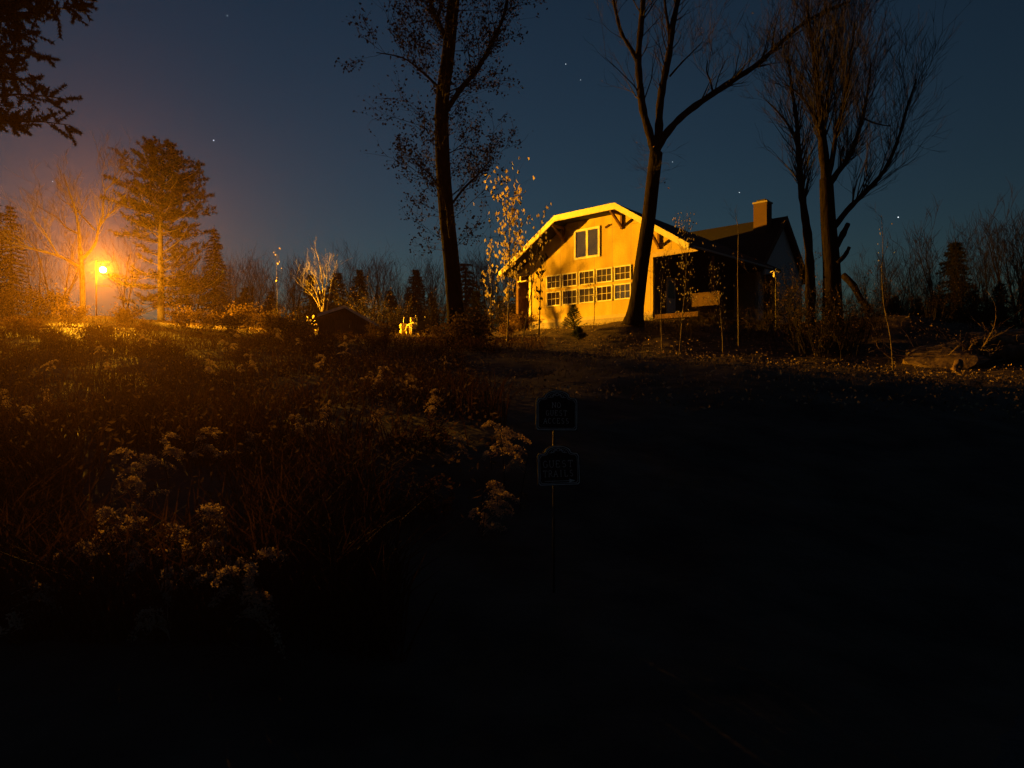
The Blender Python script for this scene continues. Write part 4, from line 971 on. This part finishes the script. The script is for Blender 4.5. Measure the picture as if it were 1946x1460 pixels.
named=[(235,950,4.6,'large goldenrod with a dense head of rust lit plumes at the lower left'),(330,948,4.8,'goldenrod with two lit plumes right of the dense lower left one'),(455,1010,4.2,'goldenrod whose long pale plumes droop to the right, lowest on the left bank'),
 (385,1000,4.4,'goldenrod between the dense head and the long drooping plumes'),(110,1000,4.3,'dim grey goldenrod near the lower left corner'),(20,1075,3.9,'faint goldenrod cut by the left frame edge'),(345,1075,3.9,'low goldenrod under the rust lit plumes'),
 (270,830,6.8,'goldenrod with a column of lit tufts at left centre'),(325,805,7.0,'goldenrod with level plumes above the column of tufts'),(255,890,6.0,'goldenrod below the level plumes, its lowest tufts pale'),(450,800,7.5,'goldenrod with spread brown plumes left of centre'),(545,780,8.0,'goldenrod with bright specks, right of the spread brown plumes'),
 (960,780,7.0,'goldenrod with tall curled plumes left of the upper plaque'),(985,830,6.6,'goldenrod touching the gap between the two plaques'),(905,890,6.0,'low goldenrod left of the lower plaque'),(935,800,7.4,'slim goldenrod just left of the tall curled plumes'),
 (740,690,11,'goldenrod with fine lit plumes below the tractor'),(775,700,10.5,'goldenrod right of the fine lit plumes below the tractor'),(828,730,9.0,'goldenrod with one bowed plume under the tall tree'),(700,770,8.5,'dim goldenrod at the centre of the dark bank'),(620,750,9.5,'goldenrod with a pale tip left of the dim central one'),(830,820,7.5,'goldenrod with an upright pale plume below the tall tree'),(655,850,7.0,'low goldenrod with one white tip in the dark bank'),(715,965,5.5,'faint goldenrod in the dark left of the lower plaque'),
 (205,930,4.9,'goldenrod at the upper left of the dense rust lit head'),(290,965,4.5,'goldenrod at the heart of the dense rust lit head'),(420,1040,4.0,'small goldenrod just under the long drooping plumes'),(160,975,4.6,'goldenrod between the dense head and the dim grey one'),
 (275,860,6.3,'goldenrod in the middle of the column of lit tufts'),(360,795,7.2,'goldenrod at the right end of the level plumes'),(600,770,8.2,'goldenrod with two small pale tips right of the bright specks'),(910,925,5.8,'lowest goldenrod left of the lower plaque')]
for a in named: golden(a[0],a[1],a[2],a[3])
for i in range(26):
    y=rng.uniform(8,22); px=rng.uniform(-20,960); x=(px-973)/F*y
    if x>-.1*y+.4 or on_drive(x,y): continue
    z=H(x,y)+rng.uniform(.5,.85); golden(px,730-(z-EYE)*F/y,y,'dry goldenrod with small plumes standing in the tangle of weeds higher up the bank')
# bushes lit by the floodlight
for (px,py,d,h,lab) in ((470,610,39,1.6,'lit leafy bush right of the pine'),(400,612,38,1.2,'low glowing bush under the pine'),(240,612,39,1.0,'glowing low bush under the floodlight'),(90,610,41,1.6,'bush lit orange left of the floodlight post'),(20,615,40,1.8,'orange lit bush at the left frame edge'),(350,612,40,1.1,'bright low bush at the pine foot'),(520,625,35,1.3,'brown bush above the weeds left of the shed'),(130,620,36,1.3,'bush in front of the bare lit tree'),(440,640,30,1.1,'bush in the weeds below the pine'),(560,660,26,1.1,'bush in the weeds below the shed'),(730,660,27,1.0,'bush just left of the tall trunk foot'),(880,660,24,1.2,'brushy growth hiding the foot of the tall trunk'),(850,655,26,.9,'small bush behind the tall trunk foot'),(915,645,33,.8,'bush between the tall trunk and the leafy sapling'),(962,628,36,.7,'low bush at the left corner of the house'),(985,600,43,1.3,'dark bush under the left roof overhang')):
    q=at(px,py,d); plant('s',rng.randrange(2),q.x,q.y,h,label=lab)

nb=0
while nb<46:
    y=(6+3*rng.random()) if nb<8 else 17+17*rng.random(); px=rng.uniform(-20,940); x=(px-973)/F*y
    if (x>-.14*y+.3 and y<22) or on_drive(x,y) or (x>-5.5 and y>30): continue
    nb+=1; plant('r',rng.randrange(2),x,y,rng.uniform(.55,.95)*(.55 if y<12 else .75),label='low reddish brown weedy bush among the tall grass of the left bank',group='weedy bushes on the left bank',dz=-.05)
# ------------------------------------------------------------------ bough hanging in from the upper left, close to the camera
rng=random.Random(15)
b=gp(-8.6,9.5,-.1); root=thing('overhanging_pine','dark pine close to the camera whose boughs hang into the upper left corner','pine tree',b)
tk=MB(); br=MB(); fo=MB(); tk.tube([b,b+V((.1,0,4)),b+V((.05,.1,9)),b+V((0,0,13))],[.24,.2,.13,.04],10)
for (px,py,d) in ((110,30,9),(160,20,9.4),(60,60,8.8),(185,5,9.6),(30,20,9),(30,140,9.2),(20,230,9.4),(95,110,9.3),(55,100,9),(140,190,9.2),(135,240,9.4),(60,240,9.5),(15,170,9),(8,120,8.9),(35,205,9.1),(70,155,9.3),(5,235,9),(90,-40,9.3),(30,-60,9),(150,-30,9)):
    e=at(px,py,d); c=b.copy(); c.z=e.z-.35; c.x+=.05; dd=e-c
    n=7; pts=[c.lerp(e,i/n)+V((0,0,.25*math.sin(i/n*math.pi)))+jitter(rng,.02) for i in range(n+1)]; br.tube(pts,[.035*(1-.85*i/n) for i in range(n+1)],5,cap=False)
    for i in range(40 if py<90 else 20):
        f=rng.uniform(.60,1.0); p=c.lerp(e,f)+V((0,0,.25*math.sin(f*math.pi))); s_=(dd.normalized()*.4+jitter(rng,.9)).normalized(); q=p+s_*rng.uniform(.10,.30); br.tube([p,q],[.006,.003],3,cap=False)
        for k in range(6): needles(fo,p.lerp(q,(k+1)/6),s_,rng,20,.055,.008)
fin(root,b,[('trunk',tk,M['bark'],True),('branches',br,M['twig'],False),('needles',fo,M['needle_far'],False)])

# ------------------------------------------------------------------ stars
SM=emis('star_light',(.85,.93,1.0),1.6)
for (px,py,sz,lab) in ((406,267,1.25,'brightest star, high above the pine at the left'),(1707,413,1.2,'bright star low in the sky right of the broad tree'),(1405,366,.8,'faint star left of the chimney'),(100,345,.85,'star above the bare tree by the floodlight'),(432,30,.8,'faint star near the top of the sky, left'),(1075,122,.7,'faint star between the tall trunk and the forked tree'),(1103,152,.55,'tiny star just under another between the two big trunks'),(1278,308,.55,'tiny star under the long limb of the forked tree')):
    import bmesh
    bm=bmesh.new(); bmesh.ops.create_icosphere(bm,subdivisions=1,radius=sz); me=bpy.data.meshes.new('star'); bm.to_mesh(me); bm.free(); me.materials.append(SM)
    o=bpy.data.objects.new('star',me); C.objects.link(o); o.location=at(px,py,1400); tag(o,lab,'star','stars in the night sky')

# ------------------------------------------------------------------ night mist, tinted orange and added to stand in for lamp bloom
HAZE=.00034
g=MB(); g.box(-95,95,-40,130,-6,48); hz=g.build('haze',bpy.data.materials.new('glow_mist')); m=hz.data.materials[0]; m.use_nodes=True; nt=m.node_tree; nt.nodes.remove(nt.nodes['Principled BSDF'])
pv=nt.nodes.new('ShaderNodeVolumePrincipled'); pv.inputs['Color'].default_value=(.95,.60,.34,1); pv.inputs['Density'].default_value=HAZE; pv.inputs['Anisotropy'].default_value=.84
nt.links.new(pv.outputs[0],nt.nodes['Material Output'].inputs['Volume']); hz['kind']='stuff'; hz['label']='thin orange tinted mist added for the glow round the floodlight'

# ------------------------------------------------------------------ sky, camera, settings
w=bpy.data.worlds.new('World'); SC.world=w; w.use_nodes=True; nt=w.node_tree; bg=nt.nodes['Background']
sky=nt.nodes.new('ShaderNodeTexSky'); sky.sky_type='NISHITA'; sky.sun_disc=False; sky.sun_elevation=R(-2); sky.sun_rotation=R(-20); sky.air_density=1.0; sky.dust_density=.3; sky.ozone_density=1.0
tn=nt.nodes.new('ShaderNodeMixRGB'); tn.blend_type='MULTIPLY'; tn.inputs[0].default_value=1; tn.inputs[2].default_value=(.49,1.10,1.68,1)
nt.links.new(sky.outputs[0],tn.inputs[1]); nt.links.new(tn.outputs[0],bg.inputs[0]); bg.inputs[1].default_value=.1
cam=bpy.data.cameras.new('camera'); cam.sensor_width=36; cam.lens=36*F/1946; cam.clip_start=.05; cam.clip_end=6000
co=bpy.data.objects.new('camera',cam); C.objects.link(co); co.location=(0,0,EYE); co.rotation_euler=(R(90),0,0); SC.camera=co
SC.render.engine='CYCLES'; SC.render.resolution_x=1024; SC.render.resolution_y=768
SC.cycles.volume_bounces=0; SC.cycles.max_bounces=5; SC.cycles.transparent_max_bounces=6
SC.view_settings.view_transform='Standard'; SC.view_settings.look='None'; SC.view_settings.exposure=0; SC.view_settings.gamma=1
